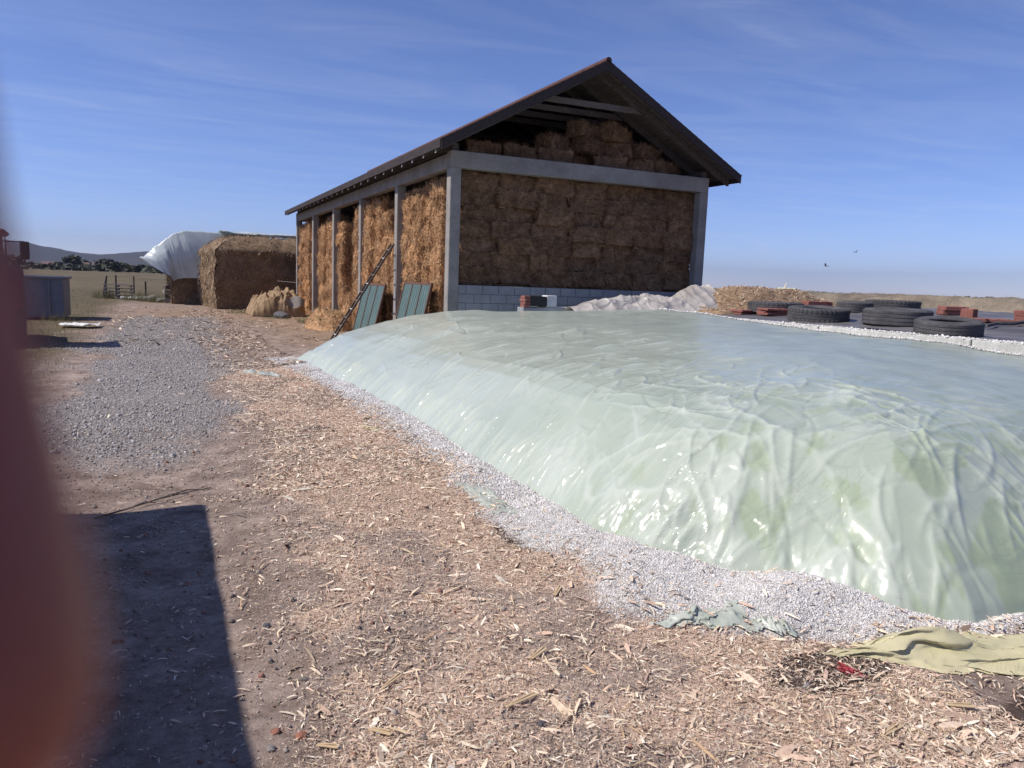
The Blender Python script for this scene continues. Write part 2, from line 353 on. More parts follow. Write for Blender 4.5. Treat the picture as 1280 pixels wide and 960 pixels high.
def ground_mat():
    m, nt, b = new_mat('yard_ground')
    P = coords(nt, (1, 1, 1), True)
    A = N(nt, 'ShaderNodeAttribute', attribute_name='zone'); s1 = N(nt, 'ShaderNodeSeparateColor'); nt.links.new(A.outputs['Color'], s1.inputs[0])
    B = N(nt, 'ShaderNodeAttribute', attribute_name='zone2'); s2 = N(nt, 'ShaderNodeSeparateColor'); nt.links.new(B.outputs['Color'], s2.inputs[0])
    nb = noise(nt, P, .9, 6, .6); nf = noise(nt, P, 22, 8, .7); nvf = noise(nt, P, 120, 6, .7)
    def rp(f, *st):
        r = ramp(nt, list(st)); nt.links.new(f, r.inputs[0]); return r.outputs[0]
    dirt = mixc(nt, 1.0, rp(nb, (.3, (.235, .178, .148)), (.7, (.35, .275, .232))), rp(nf, (.3, (.72, .72, .72)), (.7, (1.25, 1.25, 1.25))), 'MULTIPLY')
    dirt = mixc(nt, 1.0, dirt, rp(noise(nt, P, 3.6, 6, .68), (.33, (.66, .63, .6)), (.62, (1.18, 1.17, 1.16))), 'MULTIPLY')
    dirt = mixc(nt, 1.0, dirt, rp(nvf, (.3, (.75, .75, .75)), (.7, (1.22, 1.22, 1.22))), 'MULTIPLY')
    # straw coloured debris
    chips = mixc(nt, 1.0, rp(nf, (.28, (.34, .245, .19)), (.5, (.53, .405, .315)), (.72, (.68, .55, .44))), rp(nvf, (.3, (.6, .57, .55)), (.7, (1.35, 1.3, 1.28))), 'MULTIPLY')
    vor = N(nt, 'ShaderNodeTexVoronoi', Scale=38.0); nt.links.new(P, vor.inputs['Vector'])
    hue = N(nt, 'ShaderNodeSeparateColor'); nt.links.new(vor.outputs['Color'], hue.inputs[0])
    road = mixc(nt, 1.0, rp(hue.outputs[0], (0, (.25, .22, .20)), (.6, (.34, .31, .29)), (1, (.44, .41, .39))), rp(vor.outputs['Distance'], (.25, (1.1, 1.1, 1.1)), (.75, (.45, .43, .42))), 'MULTIPLY')
    vg = N(nt, 'ShaderNodeTexVoronoi', Scale=110.0); nt.links.new(P, vg.inputs['Vector'])
    hg = N(nt, 'ShaderNodeSeparateColor'); nt.links.new(vg.outputs['Color'], hg.inputs[0])
    white = mixc(nt, 1.0, rp(hg.outputs[0], (0, (.5, .48, .46)), (1, (.70, .68, .66))), rp(vg.outputs['Distance'], (.3, (1.05, 1.05, 1.05)), (.8, (.5, .5, .5))), 'MULTIPLY')
    soil = mixc(nt, 1.0, rp(nf, (.3, (.055, .038, .03)), (.7, (.13, .092, .075))), rp(nvf, (.3, (.7, .7, .7)), (.7, (1.3, 1.3, 1.3))), 'MULTIPLY')
    ngl = noise(nt, coords(nt, (.05, .012, 1), True), 3, 6, .65); ngm = noise(nt, coords(nt, (1, .5, 1), True), 1.4, 7, .7)
    grass = mixc(nt, .5, rp(ngl, (.3, (.07, .062, .032)), (.5, (.135, .108, .062)), (.7, (.19, .145, .085))), rp(ngm, (.3, (.06, .058, .028)), (.55, (.13, .10, .06)), (.75, (.19, .145, .09))))
    straw = mixc(nt, 1.0, rp(nf, (.3, (.2, .13, .08)), (.6, (.36, .25, .16)), (.8, (.45, .33, .22))), rp(noise(nt, P, 2.6, 7, .7), (.33, (.55, .52, .5)), (.62, (1.15, 1.13, 1.1))), 'MULTIPLY')
    c = mixc(nt, s2.outputs[1], dirt, grass)
    c = mixc(nt, math_(nt, 'MULTIPLY', s2.outputs[2], math_(nt, 'MULTIPLY', nb, 1.4), True), c, straw)
    edge = math_(nt, 'MULTIPLY', math_(nt, 'SUBTRACT', nf, .5), .9)
    def msk(o): return math_(nt, 'SMOOTHSTEP' if False else 'MULTIPLY', math_(nt, 'ADD', math_(nt, 'SUBTRACT', o, .35), edge), 3.2, True)
    c = mixc(nt, msk(s1.outputs[0]), c, road)
    c = mixc(nt, msk(s1.outputs[1]), c, chips)
    c = mixc(nt, msk(s2.outputs[0]), c, soil)
    white = mixc(nt, 1.0, white, rp(noise(nt, P, 2.8, 6, .7), (.36, (.72, .68, .64)), (.55, (1, 1, 1))), 'MULTIPLY')
    c = mixc(nt, msk(s1.outputs[2]), c, white)
    nt.links.new(c, b.inputs['Base Color']); b.inputs['Roughness'].default_value = .95; b.inputs['Specular IOR Level'].default_value = .15
    n1 = bump(nt, b, nf, .6, .02); bump(nt, b, nvf, .7, .008, n1)
    return m
M['ground'] = ground_mat()
g = link('ground', mesh_np('ground', np.stack([X, Y, Z], -1).reshape(-1, 3), grid_faces(len(gx_), len(gy_)), M['ground'], {'zone': z1, 'zone2': z2}, True))
tag(g, 'bare farmyard dirt running out to dry open fields', 'ground', kind='structure')

# ---- loose things on the ground that nobody could count
def pick(n, xr, yr, wfun, ypow=1.0):
    out = []; got = 0
    while got < n:
        y = yr[0] + (yr[1] - yr[0]) * RNG.random(n) ** ypow; x = RNG.uniform(*xr, n)
        k = RNG.random(n) < wfun(x, y); out.append(np.stack([x[k], y[k]], -1)); got += k.sum()
        if len(out) > 60: break
    return np.concatenate(out)[:n]
def lerp_cols(pal, n):
    pal = np.array(pal); i = RNG.integers(0, len(pal), n); return pal[i] * RNG.uniform(.75, 1.2, (n, 1))
STRAWPAL = [(.70, .55, .40), (.65, .49, .355), (.77, .64, .48), (.57, .405, .295), (.60, .42, .315), (.43, .30, .22), (.82, .73, .58), (.68, .53, .395)]
def chips_obj(name, n, xr, yr, wfun, ypow, lo, hi, wide, label, pal=STRAWPAL, lift=.004, tilt=.25, ltop=.085):
    p = pick(n, xr, yr, wfun, ypow); n = len(p)
    L = np.clip(np.exp(RNG.normal(math.log(lo), hi, n)), .004, ltop)
    W = L * RNG.uniform(wide[0], wide[1], n)
    rot = np.einsum('nij,njk->nik', rotz(RNG.uniform(0, 6.28, n)), np.einsum('nij,njk->nik', roty(RNG.normal(0, tilt, n)), rotx(RNG.normal(0, .5, n))))
    z = ground_h(p[:, 0], p[:, 1]) + lift + RNG.uniform(0, .008, n)
    me = scatter_mesh(name, CHP_V, CHP_F, np.column_stack([p, z]), rot, np.column_stack([L, W, np.minimum(L, .02)]), lerp_cols(pal, n), M['chip'], .15)
    o = link(name, me); tag(o, label, 'chips', kind='stuff'); return o
near_ok = lambda x, y: ~inside_mound(x, y)
clump = lambda x, y: .38 + .62 * sstep(-.16, .22, fbm(x * 1.5, y * 1.5, 47, 5) + .10 * (x - 1.1))
chips_obj('corn_shreds', 150000, (0, 3.9), (1.6, 7.5), lambda x, y: clump(x, y) * chips_w(x, y) * (1 - .8 * gravel_w(x, y)[0]) * near_ok(x, y) * (1 - .8 * soil_w(x, y)), 1.35, .0048, .4, (.14, .5), 'fine shredded straw matted between the tan husks', lift=.002, tilt=.35)
chips_obj('corn_chips', 70000, (0, 3.9), (1.6, 6.2), lambda x, y: clump(x, y) * chips_w(x, y) * (1 - .75 * gravel_w(x, y)[0]) * near_ok(x, y) * (1 - .7 * soil_w(x, y)), 1.5, .0068, .66, (.1, .5), 'chopped tan corn husks and straw strewn along the white gravel')
chips_obj('corn_chips', 42000, (.3, 2.8), (6, 15.5), lambda x, y: chips_w(x, y) * near_ok(x, y), 1.2, .013, .5, (.15, .5), 'chopped tan husks thinning out towards the far gravel road')
chips_obj('husk_pieces', 750, (.2, 3.7), (1.8, 9), lambda x, y: np.clip(chips_w(x, y) + .12, 0, 1) * near_ok(x, y), 1.3, .024, .45, (.08, .26), 'longer pale husk strips lying among the chopped straw', [(.66, .52, .34), (.58, .43, .26), (.72, .6, .42), (.5, .34, .2)], .008, .16, .07)
chips_obj('dirt_litter', 9000, (-2.2, 1.3), (2.0, 9), lambda x, y: .25 + .75 * sstep(-.8, 1.0, x), 1.3, .007, .6, (.12, .45), 'thin scatter of straw bits over the bare dirt by the shadow', STRAWPAL, .002, .15)
chips_obj('yard_litter', 9000, (.8, 6.2), (14.5, 37), lambda x, y: (.25 + .75 * sstep(-.1, .25, fbm(x * .5, y * .5, 45))) * near_ok(x, y), 1.2, .03, .5, (.12, .4), 'straw litter trodden into the yard in front of the barn posts', STRAWPAL + [(.2, .14, .1)] * 4, .004, .2, .14)
chips_obj('yard_debris', 2600, (-1.5, 6.0), (19, 40), lambda x, y: (.2 + .8 * sstep(0, .3, fbm(x * .4, y * .4, 46))), 1, .06, .5, (.1, .3), 'straw and dark twigs lying about the yard before the haystacks', STRAWPAL[:4] + [(.16, .12, .09), (.1, .08, .06)] * 3, .006, .2, .22)
chips_obj('road_litter', 5000, (-2.5, 2.2), (6, 24), lambda x, y: .6 + 0 * x, 1.1, .014, .5, (.12, .4), 'straw bits blown over the grey road gravel', STRAWPAL + [(.2, .14, .1)] * 4)
chips_obj('gravel_litter', 2200, (1.9, 4.6), (2.1, 9), lambda x, y: gravel_w(x, y)[0] * near_ok(x, y) * (.25 + .75 * (polydist(GOUT, x, y) < .16)), 1.3, .011, .6, (.12, .45), 'straw bits blown onto the white gravel', STRAWPAL, .012)
chips_obj('soil_litter', 3000, (2.2, 4.6), (1.5, 2.6), lambda x, y: near_ok(x, y) * 1.0, 1, .012, .6, (.12, .5), 'straw bits on the dark soil by the olive film')
def stones_obj(name, n, xr, yr, wfun, ypow, lo, sd, pal, label, sink=.3, tv=STN_V, tf=STN_F, smax=.05):
    p = pick(n, xr, yr, wfun, ypow); n = len(p)
    s = np.clip(np.exp(RNG.normal(math.log(lo), sd, n)), .002, smax)
    rot = np.einsum('nij,njk->nik', rotz(RNG.uniform(0, 6.28, n)), rotx(RNG.normal(0, .6, n)))
    z = ground_h(p[:, 0], p[:, 1]) + s * (.5 - sink)
    me = scatter_mesh(name, tv, tf, np.column_stack([p, z]), rot, s[:, None] * RNG.uniform(.6, 1.15, (n, 3)), lerp_cols(pal, n), M['stone'], .2)
    return tag(link(name, me), label, 'gravel', kind='stuff')
WH = [(.64, .62, .60), (.70, .68, .66), (.58, .56, .54), (.74, .72, .69), (.48, .46, .44), (.62, .58, .53)]
gwf = lambda x, y: np.clip(gravel_w(x, y)[0], 0, 1) * (polydist(FOOT, x, y) < .95) * (1 - (inside_mound(x, y) & (polydist(FOOT, x, y) > .06)))
stones_obj('white_gravel', 135000, (1.9, 5.2), (2.1, 5.2), gwf, 1.2, .0031, .36, WH, 'white crushed gravel heaped along the foot of the plastic', tv=STN_V, tf=STN_F)
stones_obj('white_gravel', 42000, (1.8, 2.9), (5.0, 16.2), gwf, 1.2, .0054, .36, WH, 'white crushed gravel strip running back along the plastic')
RD = [(.34, .315, .30), (.40, .375, .36), (.28, .26, .25), (.46, .43, .41), (.32, .27, .235)]
stones_obj('road_gravel', 26000, (-2.2, 2.2), (6.0, 18), lambda x, y: road_w(x, y) ** 1.8 * (.35 + .65 * sstep(-.2, .2, fbm(x * 1.3, y * .8, 33))), 1.2, .0060, .5, RD, 'loose grey road gravel nearer the shadow')
stones_obj('road_gravel', 14000, (-2.2, 2.6), (17, 33), lambda x, y: road_w(x, y), 1, .010, .4, RD, 'loose grey road gravel stretching to the haystacks')
DT = [(.26, .21, .175), (.33, .275, .23), (.2, .17, .15), (.36, .3, .26), (.28, .15, .11)]
stones_obj('dirt_pebbles', 9000, (-2.5, 1.6), (1.8, 9), lambda x, y: .6 + 0 * x, 1.3, .0055, .5, DT, 'small pebbles and clods in the bare dirt', smax=.02)
def single_stone(x, y, s, col, label, grp=None):
    bm = bmesh.new(); bmesh.ops.create_icosphere(bm, subdivisions=2, radius=1)
    for v in bm.verts:
        p = v.co; n_ = float(fbm(p.x * 1.3 + x * 9 + 5, p.y * 1.3 + p.z * 1.7 + y * 7, 3, 3)); v.co = p * (1 + .5 * n_)
        v.co.z *= .65
    bmesh.ops.scale(bm, vec=s, verts=bm.verts)
    me = bpy.data.meshes.new('stone'); bm.to_mesh(me); bm.free()
    me.materials.append(nmat('stone_' + str(round(x * 100)), tuple(c * .75 for c in col), tuple(c * 1.2 for c in col), scale=20, bs=.4, bscale=80))
    o = link('stone', me, None, (x, y, float(ground_h(x, y)) + s[2] * .4)); o.rotation_euler = (0, 0, x * 17)
    tag(o, label, 'stone', grp)
single_stone(.43, 3.66, (.022, .018, .02), (.1, .1, .11), 'dark grey stone beside the edge of the big ground shadow')
single_stone(.445, 2.74, (.026, .02, .018), (.33, .14, .09), 'reddish brick fragment lying on the dirt at the bottom of the photo')
single_stone(.36, 2.8, (.018, .016, .014), (.3, .13, .09), 'smaller reddish fragment left of the red brick fragment')
single_stone(.33, 2.7, (.017, .016, .016), (.22, .2, .19), 'grey pebble left of the reddish brick fragments')
single_stone(.52, 3.15, (.024, .014, .013), (.2, .17, .15), 'flat brown clod right of the shadow edge')
single_stone(1.3, 2.45, (.02, .016, .014), (.12, .11, .12), 'dark stone half buried in the tan chips')

# ---------------------------------------------------------------- the plastic covered silage mound
PD2 = [0, .06, .15, .3, .5, .72, .92, 1.3, 1.9, 2.7, 3.3, 4.5, 9]
PH2 = [-.03, .09, .20, .36, .54, .71, .80, .875, .96, 1.04, 1.08, 1.11, 1.13]
PD = [0, .06, .15, .3, .5, .75, 1.1, 1.6, 2.1, 2.7, 3.3, 4.5, 9]
PH = [-.03, .07, .17, .31, .46, .60, .75, .90, .99, 1.06, 1.10, 1.12, 1.13]
WALLX = 9.75
def mound_base(x, y):
    d = polydist(FOOT, x, y)
    pleat = .035 * vnoise(x * 5 + 3, y * 5, 61) + .05 * vnoise(x * 2, y * 2, 62)
    ins = inside_mound(x, y)
    dd = np.where(ins, d, -d * .5) + pleat * np.exp(-np.abs(d) / .35)
    kf = sstep(7, 12, y); h = np.interp(dd, PD, PH) * kf + np.interp(dd, PD2, PH2) * (1 - kf)
    h = np.where(dd < 0, -.03 + dd * .6, h)
    # it falls off towards the barn end, and sags a little off the wall at the near end
    h = h * (1 - .93 * sstep(14.6, 16.1, y + .12 * (x - 4)) ** 1.4)
    h = h + .10 * sstep(6.5, 9.7, x) * sstep(8.5, 13, y) - .10 * sstep(6, 9.7, x) * (1 - sstep(3.5, 7.5, y))
    h = h + sstep(.2, 1.2, d) * (.05 * fbm(x * .55, y * .55, 63) + .022 * fbm(x * 1.7, y * 1.7, 64))
    return h
mx = np.concatenate([np.arange(2.1, 5.4, .0125), np.arange(5.4, WALLX - .005, .03), [WALLX - .004]])
my = np.concatenate([np.arange(2.2, 6.0, .0135), np.arange(6.0, 10, .02), np.arange(10, 16.25, .03)])
MX, MY = np.meshgrid(mx, my)
MZ = mound_base(MX, MY)
WR = np.zeros_like(MX)
def wrinkle(cx, cy, ang, L, amp, w, curv=0, prof=0):
    r = L * 1.25 + .05
    i0, i1 = np.searchsorted(mx, [cx - r, cx + r]); j0, j1 = np.searchsorted(my, [cy - r, cy + r])
    if i1 - i0 < 2 or j1 - j0 < 2: return
    dx = MX[j0:j1, i0:i1] - cx; dy = MY[j0:j1, i0:i1] - cy
    t = dx * math.cos(ang) + dy * math.sin(ang); n = -dx * math.sin(ang) + dy * math.cos(ang) + curv * t * t / L
    e = np.exp(-(t / L) ** 4)
    q = n / w
    if prof == 0: p = np.exp(-np.abs(q) * 1.15)
    elif prof == 1: p = np.where(q > 0, np.exp(-np.abs(q) / .55), np.exp(-np.abs(q) * .9))
    else: p = np.where(q < 0, np.exp(-(q / .62) ** 2), np.exp(-np.abs(q) * .8))
    WR[j0:j1, i0:i1] += amp * e * p
rr = random.Random(5)
for k in range(260):       # long tension folds running slantwise up the side
    cy = 2.6 + 13.2 * rr.random() ** 1.15; cx = 2.6 + 5.2 * rr.random() ** 1.7
    ang = rr.gauss(.85, .28) if cy > 4.2 else rr.gauss(.8, .8)
    L = rr.uniform(.10, .55) * (1 if cx < 5.5 else 1.6)
    w_ = rr.uniform(.011, .026)
    wrinkle(cx, cy, ang, L, rr.choice((1, 1, 1, -.7)) * w_ * rr.uniform(.25, .9) * (1.0 if cx < 5 else .5), w_, rr.uniform(-.22, .22), rr.choice((0, 1)))
for k in range(170):       # sharp folds whose near side is steep
    cy = 2.8 + 10.5 * rr.random() ** 1.6; cx = 2.95 + 3.0 * rr.random() ** 1.3 + .12 * cy * rr.random()
    w_ = rr.uniform(.020, .032)
    wrinkle(cx, cy, rr.gauss(.32, .36), rr.uniform(.05, .42), w_ * rr.uniform(.35, .7), w_, rr.uniform(-.25, .25), 2)
for k in range(220):       # crumpled near corner
    cy = 2.5 + 3.2 * rr.random() ** 1.3; cx = 2.75 + 5.2 * rr.random() ** 1.2
    w_ = rr.uniform(.009, .022)
    wrinkle(cx, cy, rr.gauss(.9, .8), rr.uniform(.08, .5), rr.choice((1, 1, -1)) * w_ * rr.uniform(.4, 1.0), w_, rr.uniform(-.4, .4), rr.choice((0, 1)))
for k in range(200):       # pleats standing up from the foot
    s_ = rr.random() * 14
    yy = 2.9 + s_ * .93; xx = float(np.interp(yy, FY[::-1][7:], FX[::-1][7:])) if yy > 3.9 else float(np.interp(yy, [2.5, 2.75, 3.17, 3.47, 3.9], [3.9, 3.5, 3.28, 2.95, 2.7]))
    wrinkle(xx + .14, yy, rr.gauss(-.1, .3), rr.uniform(.08, .24), rr.uniform(.006, .028), rr.uniform(.012, .035), 0, 1)
for k in range(70):
    xx = rr.uniform(3.6, 8.5)
    wrinkle(xx, 2.7, 1.57 + rr.gauss(0, .35), rr.uniform(.06, .2), rr.uniform(.004, .014), rr.uniform(.012, .028), .2, 1)
MD = polydist(FOOT, MX, MY)
def crease(a, b, seed, p): return (1 - np.abs(2 * vnoise(a, b, seed))) ** p
ca, sa = math.cos(.85), math.sin(.85)
T_ = MX * ca + MY * sa + .12 * fbm(MX * 1.5, MY * 1.5, 75); N_ = -MX * sa + MY * ca + .10 * fbm(MX * 1.8, MY * 1.8, 76)
nearw = 1 - sstep(3.2, 6.6, MY + .25 * (MX - 4))
WR += (.1 + .9 * sstep(.2, .7, fbm(MX * .8, MY * .8, 77) + .35)) * (.006 * crease(T_ * .7, N_ * 2.2, 78, 14)) * (1 - .35 * nearw) * (1 - .6 * sstep(5.5, 8, MX))
Ux = MX + .12 * fbm(MX * 2.4, MY * 2.4, 65); Uy = MY + .12 * fbm(MX * 2.4 + 9, MY * 2.4, 66)
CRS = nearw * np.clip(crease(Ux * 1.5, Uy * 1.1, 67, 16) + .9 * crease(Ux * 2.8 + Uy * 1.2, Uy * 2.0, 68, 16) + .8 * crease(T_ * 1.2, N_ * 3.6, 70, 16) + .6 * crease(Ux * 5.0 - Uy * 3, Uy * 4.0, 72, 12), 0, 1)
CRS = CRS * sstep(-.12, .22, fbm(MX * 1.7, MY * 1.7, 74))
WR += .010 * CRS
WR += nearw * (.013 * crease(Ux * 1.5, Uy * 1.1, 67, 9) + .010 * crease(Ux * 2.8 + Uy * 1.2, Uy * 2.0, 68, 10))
MZ = MZ + WR * sstep(-.02, .06, MD) * (1 - .85 * sstep(4.2, 5.9, MX - .12 * MY))
# the parts of the green feed that touch the film show through: their own colour
touch = sstep(.08, .20, fbm(MX * 5.5 + .8 * MY, MY * 5.0 - 2.4 * MX, 71, 5) + .25 * np.exp(-((MX - 5.0) / 1.3) ** 2 - ((MY - 2.9) / .7) ** 2) - .06) * (1 - sstep(3.6, 5.2, MY))
big = sstep(-.25, .3, fbm(MX * .5, MY * .5, 73))
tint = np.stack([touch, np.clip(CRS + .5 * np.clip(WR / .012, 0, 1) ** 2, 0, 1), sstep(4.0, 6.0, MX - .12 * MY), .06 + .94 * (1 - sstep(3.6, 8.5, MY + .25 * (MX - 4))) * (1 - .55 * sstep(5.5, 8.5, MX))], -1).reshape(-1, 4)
def cover_mat():
    m, nt, b = new_mat('pale_green_silage_film')
    P = coords(nt, (1, 1, 1), True)
    A = N(nt, 'ShaderNodeAttribute', attribute_name='tint'); s = N(nt, 'ShaderNodeSeparateColor'); nt.links.new(A.outputs['Color'], s.inputs[0])
    f = noise(nt, P, 1.3, 6, .6, .5)
    r = ramp(nt, [(.3, (.37, .415, .345)), (.7, (.455, .495, .415))]); nt.links.new(f, r.inputs[0])
    c = r.outputs[0]
    f2 = noise(nt, P, 7, 6, .65, 1.0); r2 = ramp(nt, [(.3, (.20, .27, .11)), (.7, (.31, .38, .17))]); nt.links.new(f2, r2.inputs[0])
    c = mixc(nt, math_(nt, 'MULTIPLY', s.outputs[0], .46), c, r2.outputs[0])
    c = mixc(nt, math_(nt, 'MULTIPLY', math_(nt, 'SUBTRACT', A.outputs['Alpha'], .06, True), .30), c, (.27, .33, .235))
    # gloss along the creases, painted pale into the base colour
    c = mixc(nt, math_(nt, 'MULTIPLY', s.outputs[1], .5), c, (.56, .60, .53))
    # on the flat top the film lies on dark feed
    f3 = noise(nt, P, 2.2, 6, .65, .6); r3 = ramp(nt, [(.42, (0, 0, 0)), (.62, (1, 1, 1))]); nt.links.new(f3, r3.inputs[0])
    c = mixc(nt, math_(nt, 'MULTIPLY', s.outputs[2], math_(nt, 'ADD', math_(nt, 'MULTIPLY', r3.outputs[0], .22), .44)), c, (.18, .215, .195))
    nt.links.new(c, b.inputs['Base Color'])
    b.inputs['Roughness'].default_value = .42; b.inputs['Specular IOR Level'].default_value = .15
    nt.links.new(math_(nt, 'SUBTRACT', .72, math_(nt, 'MULTIPLY', s.outputs[2], .42)), b.inputs['Coat Weight']); b.inputs['Coat Roughness'].default_value = .18; b.inputs['Coat IOR'].default_value = 1.45
    geo = N(nt, 'ShaderNodeNewGeometry').outputs['Position']
    def thin(rot, scl, sc_, seed, k, thr):
        """thin sharp creases: the zero lines of a smooth noise, broken up by a second one"""
        mp_ = nt.nodes.new('ShaderNodeMapping'); mp_.inputs['Rotation'].default_value = (0, 0, rot); mp_.inputs['Scale'].default_value = scl; mp_.inputs['Location'].default_value = (seed * 3.7, seed * 1.9, seed)
        nt.links.new(geo, mp_.inputs[0])
        q = N(nt, 'ShaderNodeTexNoise', Scale=sc_, Detail=1.5, Roughness=.4, Distortion=.6); nt.links.new(mp_.outputs[0], q.inputs['Vector'])
        a_ = math_(nt, 'ABSOLUTE', math_(nt, 'SUBTRACT', q.outputs[0], .5)); l = math_(nt, 'SUBTRACT', 1.0, math_(nt, 'MULTIPLY', a_, k), True); l = math_(nt, 'POWER', l, 1.6)
        g_ = noise(nt, P, 1.7 + seed * .3, 3, .5); mk = math_(nt, 'MULTIPLY', math_(nt, 'SUBTRACT', g_, thr), 9.0, True)
        return math_(nt, 'MULTIPLY', l, mk)
    h1 = thin(-.30, (1.0, 4.6, 3), 0.8, 1, 17, .57); h2 = thin(-.95, (1.0, 4.4, 3), 1.0, 2, 16, .58); h3 = thin(.2, (1.6, 2.4, 2), 1.6, 3, 13, .56)
    hh = math_(nt, 'MULTIPLY', math_(nt, 'ADD', math_(nt, 'ADD', h1, h2), h3), math_(nt, 'SUBTRACT', 1.0, math_(nt, 'MULTIPLY', s.outputs[2], .8)))
    # crumpled facets: every cell is a small tilted plane
    mpv = nt.nodes.new('ShaderNodeMapping'); mpv.inputs['Rotation'].default_value = (0, 0, -.55); mpv.inputs['Scale'].default_value = (1.25, 4.4, 3.0); nt.links.new(geo, mpv.inputs[0])
    ds = N(nt, 'ShaderNodeTexNoise', Scale=1.1, Detail=3, Roughness=.55); nt.links.new(mpv.outputs[0], ds.inputs['Vector'])
    dv = nt.nodes.new('ShaderNodeVectorMath'); dv.operation = 'MULTIPLY_ADD'; nt.links.new(ds.outputs['Color'], dv.inputs[0]); dv.inputs[1].default_value = (1.3, 1.3, 1.3); nt.links.new(mpv.outputs[0], dv.inputs[2])
    def facets(sc_):
        sv = nt.nodes.new('ShaderNodeVectorMath'); sv.operation = 'SCALE'; nt.links.new(dv.outputs[0], sv.inputs[0]); sv.inputs['Scale'].default_value = sc_
        vo = N(nt, 'ShaderNodeTexVoronoi', Scale=1.0); nt.links.new(sv.outputs[0], vo.inputs['Vector'])
        d1_ = nt.nodes.new('ShaderNodeVectorMath'); d1_.operation = 'SUBTRACT'; nt.links.new(sv.outputs[0], d1_.inputs[0]); nt.links.new(vo.outputs['Position'], d1_.inputs[1])
        c1_ = nt.nodes.new('ShaderNodeVectorMath'); c1_.operation = 'SUBTRACT'; nt.links.new(vo.outputs['Color'], c1_.inputs[0]); c1_.inputs[1].default_value = (.5, .5, .5)
        dt_ = nt.nodes.new('ShaderNodeVectorMath'); dt_.operation = 'DOT_PRODUCT'; nt.links.new(d1_.outputs[0], dt_.inputs[0]); nt.links.new(c1_.outputs[0], dt_.inputs[1])
        return math_(nt, 'DIVIDE', dt_.outputs['Value'], sc_ * .62)
    pm = noise(nt, P, 1.9, 3, .55); pm = math_(nt, 'ADD', .04, math_(nt, 'MULTIPLY', math_(nt, 'SUBTRACT', pm, .47), 5.0, True))
    fsum = math_(nt, 'MULTIPLY', math_(nt, 'ADD', facets(2.2), math_(nt, 'MULTIPLY', facets(3.4), .35)), pm)
    fac_h = math_(nt, 'MULTIPLY', fsum, A.outputs['Alpha'])
    wv = noise(nt, coords(nt, (3.0, 2.0, 3), True), 1.6, 2, .5, .4)
    # the loose film catches the sun on every crinkle; the pressed feed under it shades much more softly
    a0 = bump(nt, b, hh, .35, .006); a0 = bump(nt, b, wv, .12, .03, a0); a0 = bump(nt, b, fac_h, .8, .036, a0)
    def cbump(h_, st_, di_, prev):
        n_ = N(nt, 'ShaderNodeBump', Strength=st_, Distance=di_); nt.links.new(h_, n_.inputs['Height'])
        if prev is not None: nt.links.new(prev, n_.inputs['Normal'])
        return n_.outputs[0]
    a = cbump(hh, .8, .015, None); a = cbump(wv, .15, .03, a); a = cbump(fac_h, 1.0, .07, a)
    nt.links.new(a, b.inputs['Coat Normal'])
    return m
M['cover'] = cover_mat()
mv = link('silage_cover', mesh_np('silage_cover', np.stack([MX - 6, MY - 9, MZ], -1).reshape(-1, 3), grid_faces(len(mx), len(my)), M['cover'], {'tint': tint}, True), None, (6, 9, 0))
tag(mv, 'huge pale green plastic sheet stretched over a long low silage mound', 'plastic cover')

# ---------------------------------------------------------------- concrete wall between the two bunkers
w = MB()
for k in range(5):
    y0 = 1.5 + k * 2.62
    w.box((WALLX + .11, y0 + 1.305, .58), (.22, 2.60, 1.20), bev=.012)
wo = w.build('bunker_wall', M['concrete_pale'], None, (WALLX + .11, 8, 0))
tag(wo, 'pale concrete bunker wall between the green mound and the black sheet with tyres', 'wall')
# white powder and grit lies along the wall top
p = np.column_stack([RNG.uniform(WALLX - .14, WALLX + .19, 9000), RNG.uniform(4, 14.3, 9000)])
s_ = np.clip(np.exp(RNG.normal(math.log(.008), .4, len(p))), .003, .03)
zt = np.where(p[:, 0] < WALLX, np.interp(p[:, 1], [4, 7, 9, 14], [1.1, 1.12, 1.17, 1.19]), 1.18)
zt = np.where(p[:, 0] < WALLX, mound_base(np.minimum(p[:, 0], WALLX - .01), p[:, 1]) + .01, 1.181)
me = scatter_mesh('wall_grit', STN_V, STN_F, np.column_stack([p, zt + s_ * .3]), rotz(RNG.uniform(0, 6, len(p))), s_[:, None] * RNG.uniform(.6, 1.2, (len(p), 3)), lerp_cols(WH, len(p)), M['stone'], .2)
tag(link('wall_grit', me), 'white grit spilled along the top edge of the bunker wall', 'gravel', kind='stuff')

# ---------------------------------------------------------------- second bunker: black sheet, tyres, tiles, heap, clear sheet
def black_h(x, y):
    return 1.19 + .20 * sstep(10.6, 14.5, x) + .022 * fbm(x * .7, y * .7, 81) + .02 * fbm(x * 2.5, y * 2.5, 82) + .012 * fbm(x * 6, y * 1.5, 83)
bx_ = np.arange(WALLX + .20, 21.6, .06); by_ = np.arange(3.0, 16.0, .07)
BX, BY = np.meshgrid(bx_, by_)
BZ = black_h(BX, BY) * 1.0
BZ = np.where(BX < WALLX + .3, np.minimum(BZ, 1.205), BZ)
M['black_film'] = nmat('dusty_black_sheet', (.06, .057, .058), (.12, .112, .11), (.22, .20, .185), scale=1.3, rough=.5, bs=.4, bd=.01, bscale=14, spec=.4, world=True)
